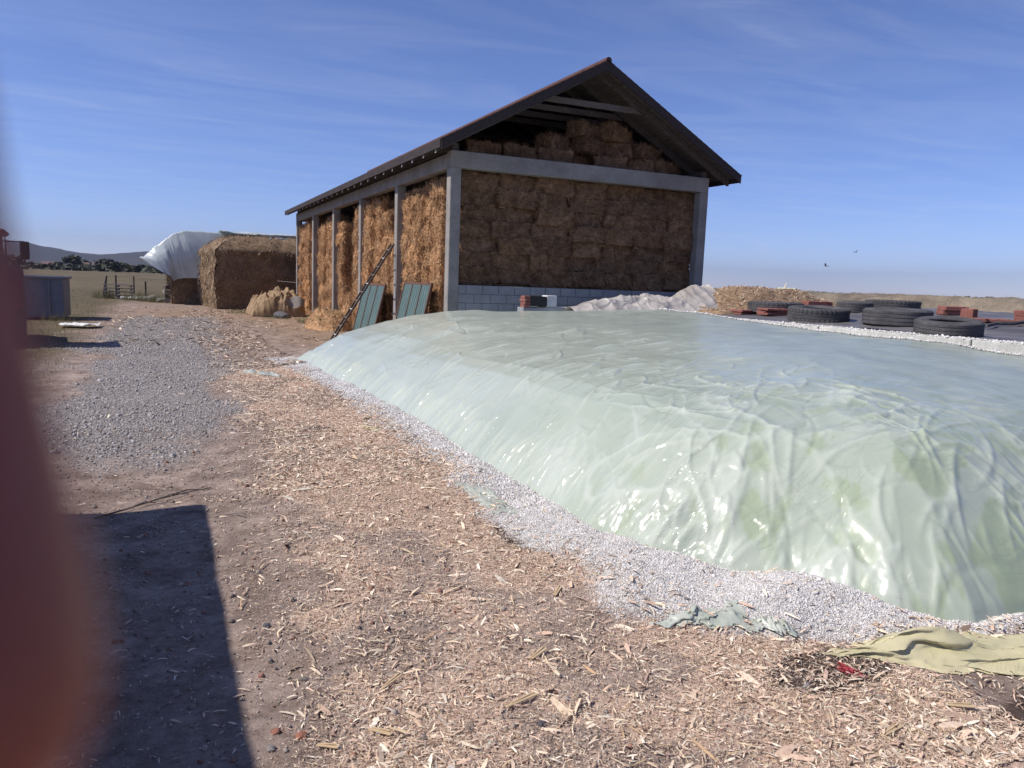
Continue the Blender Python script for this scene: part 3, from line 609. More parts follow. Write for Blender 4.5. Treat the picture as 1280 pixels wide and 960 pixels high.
# skirt so that the second bunker is a body down to the ground
bs = link('black_silage_sheet', mesh_np('black_silage_sheet', np.stack([BX - 15, BY - 9, BZ], -1).reshape(-1, 3), grid_faces(len(bx_), len(by_)), M['black_film'], None, True), None, (15, 9, 0))
tag(bs, 'dusty black plastic sheet over the second silage pit weighed down by tyres', 'plastic sheet')
M['silage'] = nmat('silage', (.09, .06, .035), (.2, .14, .08), scale=6, rough=.95, bs=.7, bscale=30)
MB().box((15.8, 9.4, .5), (11.6, 13.0, 1.16)).build('silage_body', M['silage'], bs, None).location = (-15, -9, 0)

def tyre_mesh(D, Wd, rim, lug, seed):
    mb = MB(); R0 = D / 2; h = Wd / 2; r_in = rim / 2
    prof = [(r_in, -h * .62), (r_in + .012, -h * .80), (r_in + (R0 - r_in) * .45, -h * 1.0), (R0 - .045, -h * .93), (R0 - .012, -h * .78), (R0, -h * .5), (R0, h * .5), (R0 - .012, h * .78), (R0 - .045, h * .93),
            (r_in + (R0 - r_in) * .45, h * 1.0), (r_in + .012, h * .80), (r_in, h * .62), (r_in + .03, h * .45), (R0 - .07, h * .55), (R0 - .035, 0), (R0 - .07, -h * .55), (r_in + .03, -h * .45)]
    mb.lathe(prof, 64, close=True)
    tire = mb
    t2 = MB()
    if lug:
        n = 40
        for k in range(n):
            a = 2 * math.pi * k / n
            for sgn in (-1, 1):
                aa = a + (.5 if sgn > 0 else 0) * 2 * math.pi / n
                t2.box((math.cos(aa) * (R0 - .004), math.sin(aa) * (R0 - .004), sgn * h * .62), (.028, 2 * math.pi * R0 / n * .55, h * .46), (0, 0, aa), .005)
                t2.box((math.cos(aa) * (R0 - .030), math.sin(aa) * (R0 - .030), sgn * h * .86), (.03, 2 * math.pi * R0 / n * .5, h * .12), (0, 0, aa), .004)
    for q in (-.62, -.21, .21, .62):
        t2.lathe([(R0 - .006, h * q - h * .15), (R0 + .005, h * q - h * .13), (R0 + .005, h * q + h * .13), (R0 - .006, h * q + h * .15)], 64)
    return tire, t2
def tyre(x, y, D, Wd, rim, lug, tilt, label, dz=0):
    z = float(black_h(np.array(x), np.array(y)))
    t = empty('tyre', (x, y, z + Wd / 2 + dz - .012)); t.rotation_euler = (Matrix.Rotation(tilt, 4, Vector((y, -x, 0)).normalized()) @ Matrix.Rotation(x * 3, 4, 'Z')).to_euler()
    a, b_ = tyre_mesh(D, Wd, rim, lug, 1)
    a.build('carcass', M['rubber'], t, smooth=False); b_.build('tread', M['rubber'], t)
    for p in t.children[0].data.polygons: p.use_smooth = True
    tag(t, label, 'tyre', 'old tyres on the black sheet')

tyre(11.20, 10.77, 1.08, .27, .56, True, .07, 'worn truck tyre with chunky lugs, foremost of the left tyres')
tyre(11.57, 9.37, 1.10, .30, .56, False, .02, 'smooth black truck tyre between the lugged tyre and the rightmost tyre')
tyre(10.25, 7.44, .88, .25, .50, False, .10, 'rightmost tyre, close to the concrete edge with its hole clearly seen')
tyre(12.10, 12.85, 1.14, .25, .58, True, .0, 'lugged tyre lying behind the red tiles next to the straw heap')
tyre(13.45, 11.95, .72, .24, .40, False, .03, 'small tyre in the gap behind the two big front tyres')
tyre(14.58, 11.95, 1.1, .25, .56, True, .0, 'far tyre half hidden behind the smooth black tyre')

def clay(x, y, n, size, rot, label, name='roof_tile', gap=.004, z0=None, cat='tile', grp=None):
    z = float(black_h(np.array(x), np.array(y))) if z0 is None else z0
    r_ = random.Random(int(x * 100))
    root = empty(name, (x, y, z)) if n > 1 else None
    for k in range(n):
        mb = MB(); c = (r_.uniform(-.02, .02), r_.uniform(-.03, .03), size[2] * (k + .5) + gap * k)
        mb.box(c, size, (r_.uniform(-.03, .03), r_.uniform(-.03, .03), rot + r_.uniform(-.18, .18)), .006)
        for j in (-1, 0, 1):   # raised ribs of a pressed tile
            mb.box((c[0] + math.cos(rot) * j * size[0] * .3, c[1] + math.sin(rot) * j * size[0] * .3, c[2] + size[2] * .5), (size[0] * .08, size[1] * .96, .012), (0, 0, rot), .003)
        o = mb.build('tile' if n > 1 else name, M['red_tile'], root, None)
        if n == 1: o.location = (x, y, z)
    t = root or o
    tag(t, label, cat, grp)
clay(11.30, 13.0, 2, (.50, .32, .045), .2, 'short stack of red clay tiles, leftmost beside the straw heap', 'tile_stack')
clay(11.60, 12.35, 3, (.62, .34, .045), -.1, 'stack of red clay tiles in front of the lugged tyre', 'tile_stack')
clay(13.3, 12.9, 2, (.6, .3, .10), -.4, 'dark red bricks stacked behind the foremost lugged tyre', 'brick_stack', cat='bricks')
clay(14.3, 10.35, 2, (.46, .3, .08), -.5, 'red brick stack behind the rightmost tyre', 'brick_stack', cat='bricks')
clay(13.5, 9.45, 1, (.12, .28, .17), -.2, 'single red brick standing on edge right of the brick stack', 'brick', cat='brick')
clay(13.2, 8.75, 1, (.6, .34, .05), -.5, 'red clay tile lying flat at the right edge of the black sheet', 'clay_tile')
clay(13.5, 8.35, 2, (.5, .36, .09), .3, 'pair of red clay tiles at the far right edge of the photo', 'tile_stack')
mb = MB(); mb.tube([(11.9, 8.0, 1.30), (12.3, 8.1, 1.335), (12.6, 8.0, 1.345), (13.0, 8.05, 1.375)], .03, 7)
o = mb.build('rubber_hose', M['rubber'], None, (12.4, 8.05, 1.3)); tag(o, 'short piece of black hose lying on the sheet right of the last tyre', 'hose')

# straw heap and clear sheet
hx = np.arange(10.7, 17.0, .05); hy = np.arange(12.9, 16.2, .05)
HX, HY = np.meshgrid(hx, hy)
def heap_h(x, y):
    core = .52 * (1 - sstep(.25, 1.0, np.hypot((x - 13.2) / 2.9, (y - 14.5) / 1.6)))
    return 1.26 + core + .10 * fbm(x * 1.6, y * 1.6, 91) * (core > .02) + .03 * fbm(x * 9, y * 9, 92)
HZ = heap_h(HX, HY); HZ[0, :] = HZ[-1, :] = HZ[:, 0] = HZ[:, -1] = 1.05
M['heap'] = nmat('chopped_straw_heap', (.16, .105, .065), (.27, .18, .11), (.36, .255, .16), scale=9, rough=.9, bs=.8, bd=.02, bscale=45, fine=.35)
hp = link('straw_heap', mesh_np('straw_heap', np.stack([HX - 14, HY - 15.5, HZ], -1).reshape(-1, 3), grid_faces(len(hx), len(hy)), M['heap'], None, True), None, (14, 15.5, 0))
tag(hp, 'heap of chopped straw and husks behind the tyres beside the crumpled clear sheet', 'straw heap')
n = 9000; p = np.column_stack([RNG.uniform(10.9, 16.8, n), RNG.uniform(13.0, 16.1, n)])
L = np.exp(RNG.normal(math.log(.035), .4, n))
rot = np.einsum('nij,njk->nik', rotz(RNG.uniform(0, 6.28, n)), roty(RNG.normal(0, .4, n)))
me = scatter_mesh('heap_husks', CHP_V, CHP_F, np.column_stack([p, heap_h(p[:, 0], p[:, 1]) + .01]), rot, np.column_stack([L, L * .25, L * .3]), lerp_cols(STRAWPAL, n), M['chip'], .1)
o = link('husks', me, hp); o.location = (-14, -15.5, 0); o['kind'] = 'stuff'
n = 260; u_ = np.linspace(0, 1, n); v_ = np.linspace(0, 1, 90); U, V = np.meshgrid(u_, v_)
SX = 7.85 + 3.85 * U + .12 * fbm(U * 5, V * 4, 101); SY = 13.35 + 1.35 * V + .25 * U + .15 * fbm(U * 4, V * 3, 102)
ridge = np.interp(U, [0, .12, .3, .55, .75, .9, 1], [1.12, 1.32, 1.42, 1.49, 1.54, 1.80, 1.76])
lowz = np.interp(U, [0, .5, 1], [1.0, 1.10, 1.22])
SZ = lowz + (ridge - lowz) * sstep(0, .75, V) - .3 * sstep(.85, 1, V)
cr = 0
for k in range(5):
    cr = cr + (1 - np.abs(2 * vnoise(U * (5 + 2.6 * k) + V * (2.2 - .9 * k), V * (.9 + .5 * k) - U * 1.2, 110 + k))) ** 4 * (.20 / (1 + .7 * k))
SZ = SZ + (cr - .12) * (.5 + .5 * sstep(0, .3, V)) * .5
cs = link('clear_sheet', mesh_np('clear_sheet', np.stack([SX - 10.2, SY - 15.2, SZ - 1.1], -1).reshape(-1, 3), grid_faces(n, 90), M['film_clear'], None, True), None, (10.2, 15.2, 1.1))
tag(cs, 'crumpled dusty clear plastic sheet pulled up over the straw heap in front of the barn', 'plastic sheet')
# under it: the pit's own fill so the sheet lies on something
MB().box((9.6, 14.2, .5), (3.5, 1.0, 1.0), bev=.12).build('fill', M['silage'], hp).location = (-14, -15.5, 0)
# faded green cover tip behind the heap
mb = MB(); mb.poly([(-.5, 0, -.3), (0, 0, .36), (.12, 0, .30), (.8, 0, .04), (.8, 0, -.3)], (0, .8, 0))
o = mb.build('green_cover', M['film_green'], None); o.location = (18.0, 18.3, 1.5); tag(o, 'small peaked faded green cover poking up behind the straw heap', 'tarp')
# low concrete ledge with the brick, slab and white block before the gable
mb = MB(); mb.box((8.05, 14.95, .6), (1.75, .3, 1.22), bev=.02); o = mb.build('concrete_ledge', M['concrete_pale'], None, (8.05, 14.95, 0)); tag(o, 'low pale concrete ledge at the end of the mound in front of the block wall', 'ledge')
t = empty('brick_pile', (7.22, 14.85, 0))
MB().box((7.12, 14.85, .60), (.34, .30, 1.19), bev=.01).build('concrete_block', M['block'], t, world=True)
for k in range(4): MB().box((7.03 + .012 * (k % 2), 14.8, 1.225 + .062 * k), (.13, .24, .056), (0, 0, .1 * (k % 3 - 1)), .005).build('brick', M['red_tile'], t, world=True)
MB().box((7.30, 14.86, 1.33), (.44, .26, .22), (0, .04, .05), .01).build('slab', M['black_steel'], t, world=True)
tag(t, 'little pile of red bricks and a dark slab on a block before the barn gable', 'bricks')
o = MB().box((7.66, 14.9, 1.34), (.25, .22, .235), (0, 0, .1), .008).build('white_block', M['white_stuff'], None, (7.66, 14.9, 1.22)); tag(o, 'small white block standing right of the brick pile before the gable', 'block')

# earth bank beyond the second bunker
ex = np.concatenate([np.linspace(20.8, 26, 60), np.linspace(26.5, 60, 12)]); ey = np.arange(-6, 70, .25)
EX, EY = np.meshgrid(ex, ey)
EZ = 1.80 * sstep(20.9, 23.2, EX + .3 * fbm(EY * .8, EX, 121)) * (1 - sstep(30, 58, EX)) + .14 * fbm(EX * .9, EY * .9, 122) * sstep(20.9, 22, EX) + .05 * fbm(EX * 5, EY * 5, 123) - .05
M['bank'] = nmat('dry_bank', (.11, .095, .075), (.19, .155, .115), (.27, .22, .165), scale=1.1, rough=.95, bs=.7, bd=.03, bscale=12, fine=.3, world=True)
eb = link('earth_bank', mesh_np('earth_bank', np.stack([EX, EY, EZ], -1).reshape(-1, 3), grid_faces(len(ex), len(ey)), M['bank'], None, True)); tag(eb, 'long low bank of dry earth behind the tyres', 'bank', kind='structure')
n = 9000; p = np.column_stack([RNG.uniform(21.5, 26, n), RNG.uniform(-2, 60, n)])
zz = 1.80 * sstep(20.9, 23.2, p[:, 0] + .3 * fbm(p[:, 1] * .8, p[:, 0], 121)) + .14 * fbm(p[:, 0] * .9, p[:, 1] * .9, 122) - .06
BL_V = [(-.02, 0, 0), (.02, 0, 0), (.012, .1, .6), (-.012, .1, .6), (0, .3, 1)]; BL_F = [(0, 1, 2, 3), (3, 2, 4, 4)]
BLT_F = [(0, 1, 2), (0, 2, 3), (3, 2, 4)]
s_ = RNG.uniform(.03, .11, n)
me = scatter_mesh('bank_grass', BL_V, BLT_F, np.column_stack([p, zz]), rotz(RNG.uniform(0, 6.28, n)), np.column_stack([s_ * 2, s_, s_]), lerp_cols([(.2, .16, .09), (.28, .22, .13), (.12, .11, .06)], n), M['leaf'])
tag(link('bank_grass', me), 'dry grass stubble on the far earth bank', 'grass', kind='stuff')

# ---------------------------------------------------------------- the hay barn
X0, YA, SP, ZT, WB = 5.80, 16.22, 4.153, 4.15, 6.96
X1 = X0 + WB; YE = YA + 5 * SP + .25
barn = empty('hay_barn', (X0, YA, 0)); tag(barn, 'open sided hay barn with concrete posts and a dark pitched roof', 'barn')
def bpart(mb, name, mat, parent=barn): return mb.build(name, mat, parent, world=True)
CW = .25
for k in range(6):
    y = YA + k * SP
    for x in (X0, X1 - CW):
        bpart(MB().box((x + CW / 2, y + CW / 2, ZT / 2), (CW, CW, ZT), bev=.012), 'post', M['concrete'])
mb = MB(); mb.box(((X0 + X1) / 2, YA + CW / 2, ZT + .18), (WB, CW, .36), bev=.012); bpart(mb, 'gable_beam', M['concrete'])
mb = MB(); mb.box(((X0 + X1) / 2, YE - CW / 2, ZT + .18), (WB, CW, .36), bev=.012); bpart(mb, 'gable_beam', M['concrete'])
for x in (X0, X1 - CW):
    mb = MB(); mb.box((x + CW / 2, (YA + YE) / 2, ZT + .16), (CW - .006, YE - YA - 2 * CW - .004, .32), bev=.012); bpart(mb, 'eave_beam', M['concrete'])
# block wall under the gable hay
bw = MB(); bk = MB(); r_ = random.Random(3)
for row in range(8):
    z = .02 + row * .2 + .095
    x = X0 + CW + .004; end = X1 - CW - .004; off = .2 if row % 2 else 0
    first = True
    while x < end - .05:
        L_ = min(.39 if not (first and off) else .19, end - x); first = False
        bw.box((x + L_ / 2, YA + .13 + r_.uniform(-.004, .004), z), (L_ - .004, .18, .19), bev=.006); x += L_ + .01
wall = bpart(bw, 'block_wall', M['block'])
bk.box(((X0 + X1) / 2, YA + .135, .81), (WB - 2 * CW - .02, .15, 1.60)); bpart(bk, 'mortar', M['mortar'], wall)
# roof
SL = .543; RX = X0 + WB / 2; RZ = 6.72; OH = .42; OF = .58
ex0 = X0 - OH; ex1 = X1 + .52
def roofz(x): return RZ - SL * abs(x - RX)
y0, y1 = YA - OF, YE + .5
mb = MB()
TH = .05
NB = 40
# tiled surface: rows of tiles with small steps, real courses
def slope(sgn, xe):
    L_ = abs(xe - RX); rows = int(L_ / .16)
    for k in range(rows):
        a = L_ * k / rows; b_ = L_ * (k + 1) / rows + .02
        xa, xb = RX + sgn * a, RX + sgn * b_
        za, zb = RZ - SL * a, RZ - SL * b_
        lift = .008
        mb.poly([(xa, y0, za), (xb, y0, zb + lift), (xb, y0, zb + lift + .022), (xa, y0, za + .022)], (0, y1 - y0, 0))
slope(-1, ex0); slope(1, ex1)
# wavy tile butts along the eave and verge
roof = bpart(mb, 'roof', M['roof_tile'])
mb = MB()
for k in range(int((y1 - y0) / .26)):
    yk = y0 + .13 + k * .26
    mb.lathe([(.085, -.15), (.075, .15)], 10, Matrix.Translation((RX, yk, RZ + .005)) @ Matrix.Rotation(math.pi / 2, 4, 'X'))
mb.box((RX, (y0 + y1) / 2, RZ + .01), (.12, y1 - y0, .10))
bpart(mb, 'ridge_cap', M['roof_tile'], roof)
# board underside
mb = MB()
for sgn, xe in ((-1, ex0), (1, ex1)):
    L_ = abs(xe - RX); nb = int(L_ / .2)
    for k in range(nb):
        a, b_ = L_ * k / nb + .004, L_ * (k + 1) / nb - .004
        mb.poly([(RX + sgn * a, y0 + .03, RZ - SL * a - .012), (RX + sgn * b_, y0 + .03, RZ - SL * b_ - .012), (RX + sgn * b_, y0 + .03, RZ - SL * b_ - .034), (RX + sgn * a, y0 + .03, RZ - SL * a - .034)], (0, y1 - y0 - .06, 0))
bpart(mb, 'roof_boards', M['wood_dark'], roof)
nr = 26
for k in range(nr):
    y = YA - .12 + (YE - YA + .1) * k / (nr - 1)
    for sgn, xe in ((-1, ex0 + .03), (1, ex1 - .03)):
        L_ = abs(xe - RX)
        mb = MB(); mb.poly([(RX, y - .045, RZ - .04), (xe, y - .045, RZ - SL * L_ - .04), (xe, y - .045, RZ - SL * L_ - .22), (RX, y - .045, RZ - .22)], (0, .09, 0))
        bpart(mb, 'rafter', M['wood_dark'], roof)
    if k % 3 == 0 or k < 3:
        zc = RZ - .86; hw = .86 / SL * .94
        bpart(MB().box((RX, y + .075, zc), (hw * 2, .05, .13)), 'collar_tie', M['wood_mid'] if k < 4 else M['wood_dark'], roof)
mb = MB()    # light sawn ends of the rafter tails
for k in range(nr):
    y = YA - .12 + (YE - YA + .1) * k / (nr - 1)
    mb.box((ex0 + .026, y, roofz(ex0) - .185), (.012, .07, .06), (0, 0, 0))
bpart(mb, 'rafter_ends', M['white_end'], roof)
for sgn, xe in ((-1, ex0), (1, ex1)):      # barge boards on the gable, both ends
    for yb in (y0 - .002, y1 - .028):
        L_ = abs(xe - RX)
        mb = MB(); mb.poly([(RX, yb, RZ + .005), (xe, yb, RZ - SL * L_ + .005), (xe, yb, RZ - SL * L_ - .18), (RX, yb, RZ - .19)], (0, .03, 0))
        bpart(mb, 'barge_board', M['wood_edge'], roof)
    mb = MB(); L_ = abs(xe - RX); mb.box((xe + sgn * .012, (y0 + y1) / 2, RZ - SL * L_ - .07), (.024, y1 - y0 - .07, .17)); bpart(mb, 'fascia', M['wood_edge'], roof)
for x in (X0 + .12, X1 - .12):
    bpart(MB().box((x, (YA + YE) / 2, ZT + .435), (.14, YE - YA - .1, .15)), 'wall_plate', M['wood_dark'], roof)
mb = MB(); mb.box(((X0 + X1) / 2, (YA + YE) / 2, ZT + .30), (WB - 2 * CW - .02, YE - YA - 2 * CW - .02, .06)); bpart(mb, 'loft_floor', M['wood_dark'])
bpart(MB().box(((X0 + X1) / 2 + .1, YE - CW - .6, ZT / 2), (WB - 1.0, .5, ZT - .1)), 'straw_filling', M['hay_old'])
fl = bpart(MB().box(((X0 + X1) / 2, YA + 10.6, ZT / 2 - .12), (WB - 1.9, 19.0, ZT - .4)), 'straw_filling', M['hay_old'])

# ---- straw bales
def bale_mesh(seed, shaggy, size=(.92, .46, .355)):
    rs = np.random.default_rng(seed)
    bm = bmesh.new(); bmesh.ops.create_cube(bm, size=1)
    bmesh.ops.subdivide_edges(bm, edges=bm.edges[:], cuts=13 if shaggy else 10, use_grid_fill=True)
    V = np.array([v.co[:] for v in bm.verts]) * np.array(size)
    hx_, hy_, hz_ = np.array(size) / 2
    # round the edges, then lump
    q = V / np.array([hx_, hy_, hz_]); 
    rad = np.sum(np.clip(np.abs(q) - .78, 0, 1) ** 2, 1)
    nrm = V / np.linalg.norm(V, axis=1, keepdims=True)
    V = V - nrm * (rad * (.45 if shaggy else .22))[:, None] * .5
    V += nrm * ((.11 if shaggy else .085) * fbm(V[:, 0] * 7 + V[:, 2] * 5 + seed, V[:, 1] * 9 + V[:, 2] * 8, seed, 4))[:, None]
    # string grooves
    for gx in (-.22, .22): V[:, 1:] *= (1 - .05 * np.exp(-((V[:, 0] - gx) / .03) ** 2))[:, None]
    F = np.array([[v.index for v in f.verts] for f in bm.faces]); bm.free()
    nb_ = len(V)
    ns = 1500 if shaggy else 1000
    # strands: thin tapered triangles lying over the faces
    idx = rs.integers(0, nb_, ns); P = V[idx] + rs.normal(0, .02, (ns, 3)); nn = nrm[idx]
    ax = np.argmax(np.abs(q[idx]), 1); nn = np.zeros((ns, 3)); nn[np.arange(ns), ax] = np.sign(q[idx][np.arange(ns), ax])
    t = rs.normal(0, 1, (ns, 3)); t[:, 2] -= 1.0 * (1 if shaggy else 0); t -= nn * np.sum(t * nn, 1)[:, None]; t /= np.linalg.norm(t, axis=1)[:, None]
    b = np.cross(nn, t)
    Ls = rs.uniform(.06, .24, ns)[:, None] * (1.3 if shaggy else .8); w_ = rs.uniform(.003, .010 if shaggy else .007, ns)[:, None]
    out = nn * rs.uniform(.008, .085 if shaggy else .045, (ns, 1))
    p0 = P - t * Ls * .5 + nn * .002; p1 = P + t * Ls * .5 + out + np.array([0, 0, -1]) * (Ls * .2)
    pm = (p0 + p1) / 2 + nn * .014
    SV = np.stack([p0 - b * w_, p0 + b * w_, pm + b * w_, pm - b * w_, p1 + b * w_ * .4, p1 - b * w_ * .4], 1).reshape(-1, 3)
    k = np.arange(ns)[:, None] * 6 + nb_
    SF = np.concatenate([k + np.array([[0, 1, 2, 3]]), k + np.array([[3, 2, 4, 5]])])
    tb = np.ones((nb_, 3)) * rs.uniform(.85, 1.1, (nb_, 1))
    ts = np.repeat(np.array([(1.15, 1.12, 1.06)]) * rs.uniform(.4, 1.5, (ns, 1)), 6, 0)
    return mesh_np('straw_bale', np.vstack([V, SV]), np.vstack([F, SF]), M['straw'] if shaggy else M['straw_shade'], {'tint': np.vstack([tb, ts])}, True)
flat_b = [bale_mesh(20 + k, False) for k in range(4)]
shag_b = [bale_mesh(40 + k, True) for k in range(5)]
ORD = ['bottom', 'second', 'third', 'fourth', 'fifth', 'sixth', 'seventh', 'eighth', 'ninth', 'tenth', 'eleventh', 'twelfth']
PLC = ['leftmost', 'second from left', 'third from left', 'fourth from left', 'fifth from left', 'sixth from left', 'seventh from left', 'eighth from left']
rb = random.Random(9)
def bale(me, loc, rz, label, group, s=(1, 1, 1), tilt=.03):
    o = link('straw_bale', me, None, loc); o.rotation_euler = (rb.gauss(0, tilt) + rb.choice((0, math.pi)), rb.gauss(0, tilt), rz + rb.gauss(0, tilt)); o.scale = s
    return tag(o, label, 'straw bale', group)
# gable face: seven courses seen above the block wall
nrow = 8; z0 = 1.32
for r in range(nrow):
    nbl = 7; wL = (X1 - X0 - CW - .20) / nbl; sh = (.5 if r % 2 else 0)
    for c in range(nbl):
        x = X0 + CW + .06 + wL * (c + .5) + (.08 if r % 2 else -.04) + rb.uniform(-.05, .05)
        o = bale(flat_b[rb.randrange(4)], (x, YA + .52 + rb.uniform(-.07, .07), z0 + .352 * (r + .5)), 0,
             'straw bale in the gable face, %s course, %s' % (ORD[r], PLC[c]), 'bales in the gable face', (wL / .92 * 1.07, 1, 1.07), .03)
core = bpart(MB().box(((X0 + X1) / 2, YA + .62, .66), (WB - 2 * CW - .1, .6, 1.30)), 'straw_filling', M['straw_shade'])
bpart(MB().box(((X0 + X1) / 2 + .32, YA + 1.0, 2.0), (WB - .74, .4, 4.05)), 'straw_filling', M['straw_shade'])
# loft bales
prof_ = [(6.8, 1), (7.7, 1), (8.45, 2), (9.3, 3), (10.2, 3), (11.0, 2), (11.8, 1)]
for c, (x, hgt) in enumerate(prof_):
    for r in range(hgt):
        z = ZT + .335 + .352 * (r + .5)
        if z + .25 > roofz(x) - .15: continue
        bale(flat_b[rb.randrange(4)], (x + rb.uniform(-.14, .14) + .2 * (r % 2), YA + .72 + rb.uniform(-.22, .22), z), rb.choice((0, .12, .45, -.35)), 'straw bale in the loft above the gable beam, %s, %s layer' % (PLC[c], ORD[r]), 'bales in the loft', (.93, 1, 1), .05)
# sunlit side, five bays
BAY = ['nearest', 'second', 'third', 'fourth', 'farthest']
for bay in range(5):
    ya = YA + bay * SP + CW + .02; yb = YA + (bay + 1) * SP - .02
    if bay == 0: ya = YA + .75
    nc = 4; wL = (yb - ya) / nc
    for c in range(nc):
        jut = rb.uniform(-.06, .10)
        for r in range(11):
            y = ya + wL * (c + .5); z = .18 + .358 * r
            if z + .17 > ZT - .03: continue
            off = jut + rb.uniform(-.05, .05) + .012 * abs(5 - r)
            if bay == 1 and ((c == 0 and r > 7) or (c == 1 and r > 9)): continue
            if bay == 2 and ((c == 0 and r > 10) or (c == 1 and r > 9) or (c in (1, 2) and r > 2) or (c == 3 and r > 9)): 
                if c in (1, 2) and r > 2:
                    if r < 8 - c: bale(flat_b[rb.randrange(4)], (X0 + 1.15 + rb.uniform(-.1, .1), y, z), math.pi / 2, 'dark straw bale in the side hollow of the barn, %s course, %s' % (ORD[r], 'nearer stack' if c == 1 else 'farther stack'), 'bales in the side hollow', (wL / .92, 1, 1))
                    continue
                continue
            if bay == 3 and r > 9 and c != 1: continue
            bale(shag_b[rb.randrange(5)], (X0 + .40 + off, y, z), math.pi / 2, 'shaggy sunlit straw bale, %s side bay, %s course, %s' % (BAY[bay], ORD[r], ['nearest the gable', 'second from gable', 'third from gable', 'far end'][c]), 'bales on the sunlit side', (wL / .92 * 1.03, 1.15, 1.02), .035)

# ---------------------------------------------------------------- by the barn side: ladder, panels, loose hay
t = empty('ladder', (4.9, 20.65, 0))
La, Lb = Vector((4.14, 20.65, .0)), Vector((5.76, 20.62, 2.62)); d_ = (Lb - La).normalized(); sd = Vector((.0, 1, 0)) * .15
for s_ in (-1, 1): MB().bar(La + sd * s_, Lb + sd * s_, .03, .05, bev=.006).build('rail', M['wood_dark'], t, world=True)
for k in range(11):
    c = La + (Lb - La) * (.06 + .088 * k)
    MB().bar(c - sd * 1.1, c + sd * 1.1, .028, .028, bev=.004).build('rung', M['wood_grey'] if k % 3 else M['white_end'], t, world=True)
tag(t, 'dark wooden ladder with pale rungs leaning on the barn side', 'ladder')
def panel(yc, wid, zt, zb, label, lean=.5, xb=5.02, sk=.0):
    t = empty('sheet_panel', (xb, yc, zb))
    A = lambda u, v, o=0: Vector((xb + lean * v + o * -.9, yc - wid / 2 + wid * u + sk * v, zb + (zt - zb) * v + o * .3))
    for a, b in (((0, 0), (1, 0)), ((0, 1), (1, 1)), ((0, 0), (0, 1)), ((1, 0), (1, 1))):
        MB().bar(A(*a), A(*b), .05, .06, bev=.004).build('frame_bar', M['wood_brown'], t, world=True)
    for k in range(3):
        u0, u1 = k / 3 + .02, (k + 1) / 3 - .02
        mb = MB(); mb.poly([A(u0, .02), A(u1, .02), A(u1, .98), A(u0, .98)], (-.012, 0, .004)); sh = mb.build('green_sheet', M['green_panel'], t, world=True)
        mb = MB()
        for j in range(4):
            uu = u0 + (u1 - u0) * (j + .5) / 4; mb.bar(A(uu, .03, .014), A(uu, .97, .014), .02, .012)
        mb.build('rib', M['green_panel'], sh, world=False).location = -t.location
    for k in (1, 2): MB().bar(A(k / 3, .02, .01), A(k / 3, .98, .01), .035, .03).build('batten', M['wood_brown'], t, world=True)
    tag(t, label, 'panel')
panel(22.3, 2.4, 1.50, .02, 'green sheet panel in a brown frame, the one behind the ladder', .36, 5.36)
panel(18.15, 2.15, 1.60, .02, 'green sheet panel in a brown frame between the two nearest side posts', .36, 5.36)
def straw_lump(name, cx, cy, rx, ry, h, seed, mat, label, cat, nst=2200, Ls=(.08, .3)):
    x = np.linspace(-1.15, 1.15, 70); Xg, Yg = np.meshgrid(x, x)
    hh = lambda a, b: h * np.clip(1 - (a ** 2 + b ** 2), 0, 1) ** .6 * (1 + .6 * fbm(a * 2 + seed, b * 2, seed)) + .05 * fbm(a * 8, b * 8, seed + 1) * h * 3
    Zg = np.where(Xg ** 2 + Yg ** 2 < 1.1, hh(Xg, Yg), -.05)
    o = link(name, mesh_np(name, np.stack([Xg * rx, Yg * ry, Zg], -1).reshape(-1, 3), grid_faces(70, 70), mat, {'tint': np.ones((4900, 3))}, True), None, (cx, cy, 0))
    a = RNG.uniform(-1, 1, nst); b = RNG.uniform(-1, 1, nst); k = a * a + b * b < 1.05; a, b = a[k], b[k]; n = len(a)
    L = RNG.uniform(*Ls, n); rot = np.einsum('nij,njk->nik', rotz(RNG.uniform(0, 6.28, n)), roty(RNG.normal(0, .5, n)))
    me = scatter_mesh('straws', CHP_V, CHP_F, np.column_stack([a * rx, b * ry, np.maximum(hh(a, b), 0) + .01]), rot, np.column_stack([L * .5, np.full(n, .006), np.full(n, .05)]), lerp_cols([(.5, .34, .18), (.42, .27, .14), (.6, .44, .26), (.3, .19, .1)], n), M['straw_piece'])
    s = link('loose_straw', me, o); s['kind'] = 'stuff'
    tag(o, label, cat); return o
straw_lump('hay_pile', 4.95, 25.3, .68, 1.5, .55, 131, M['straw'], 'slumped pile of loose hay at the foot of the middle barn posts', 'hay pile', 5200)

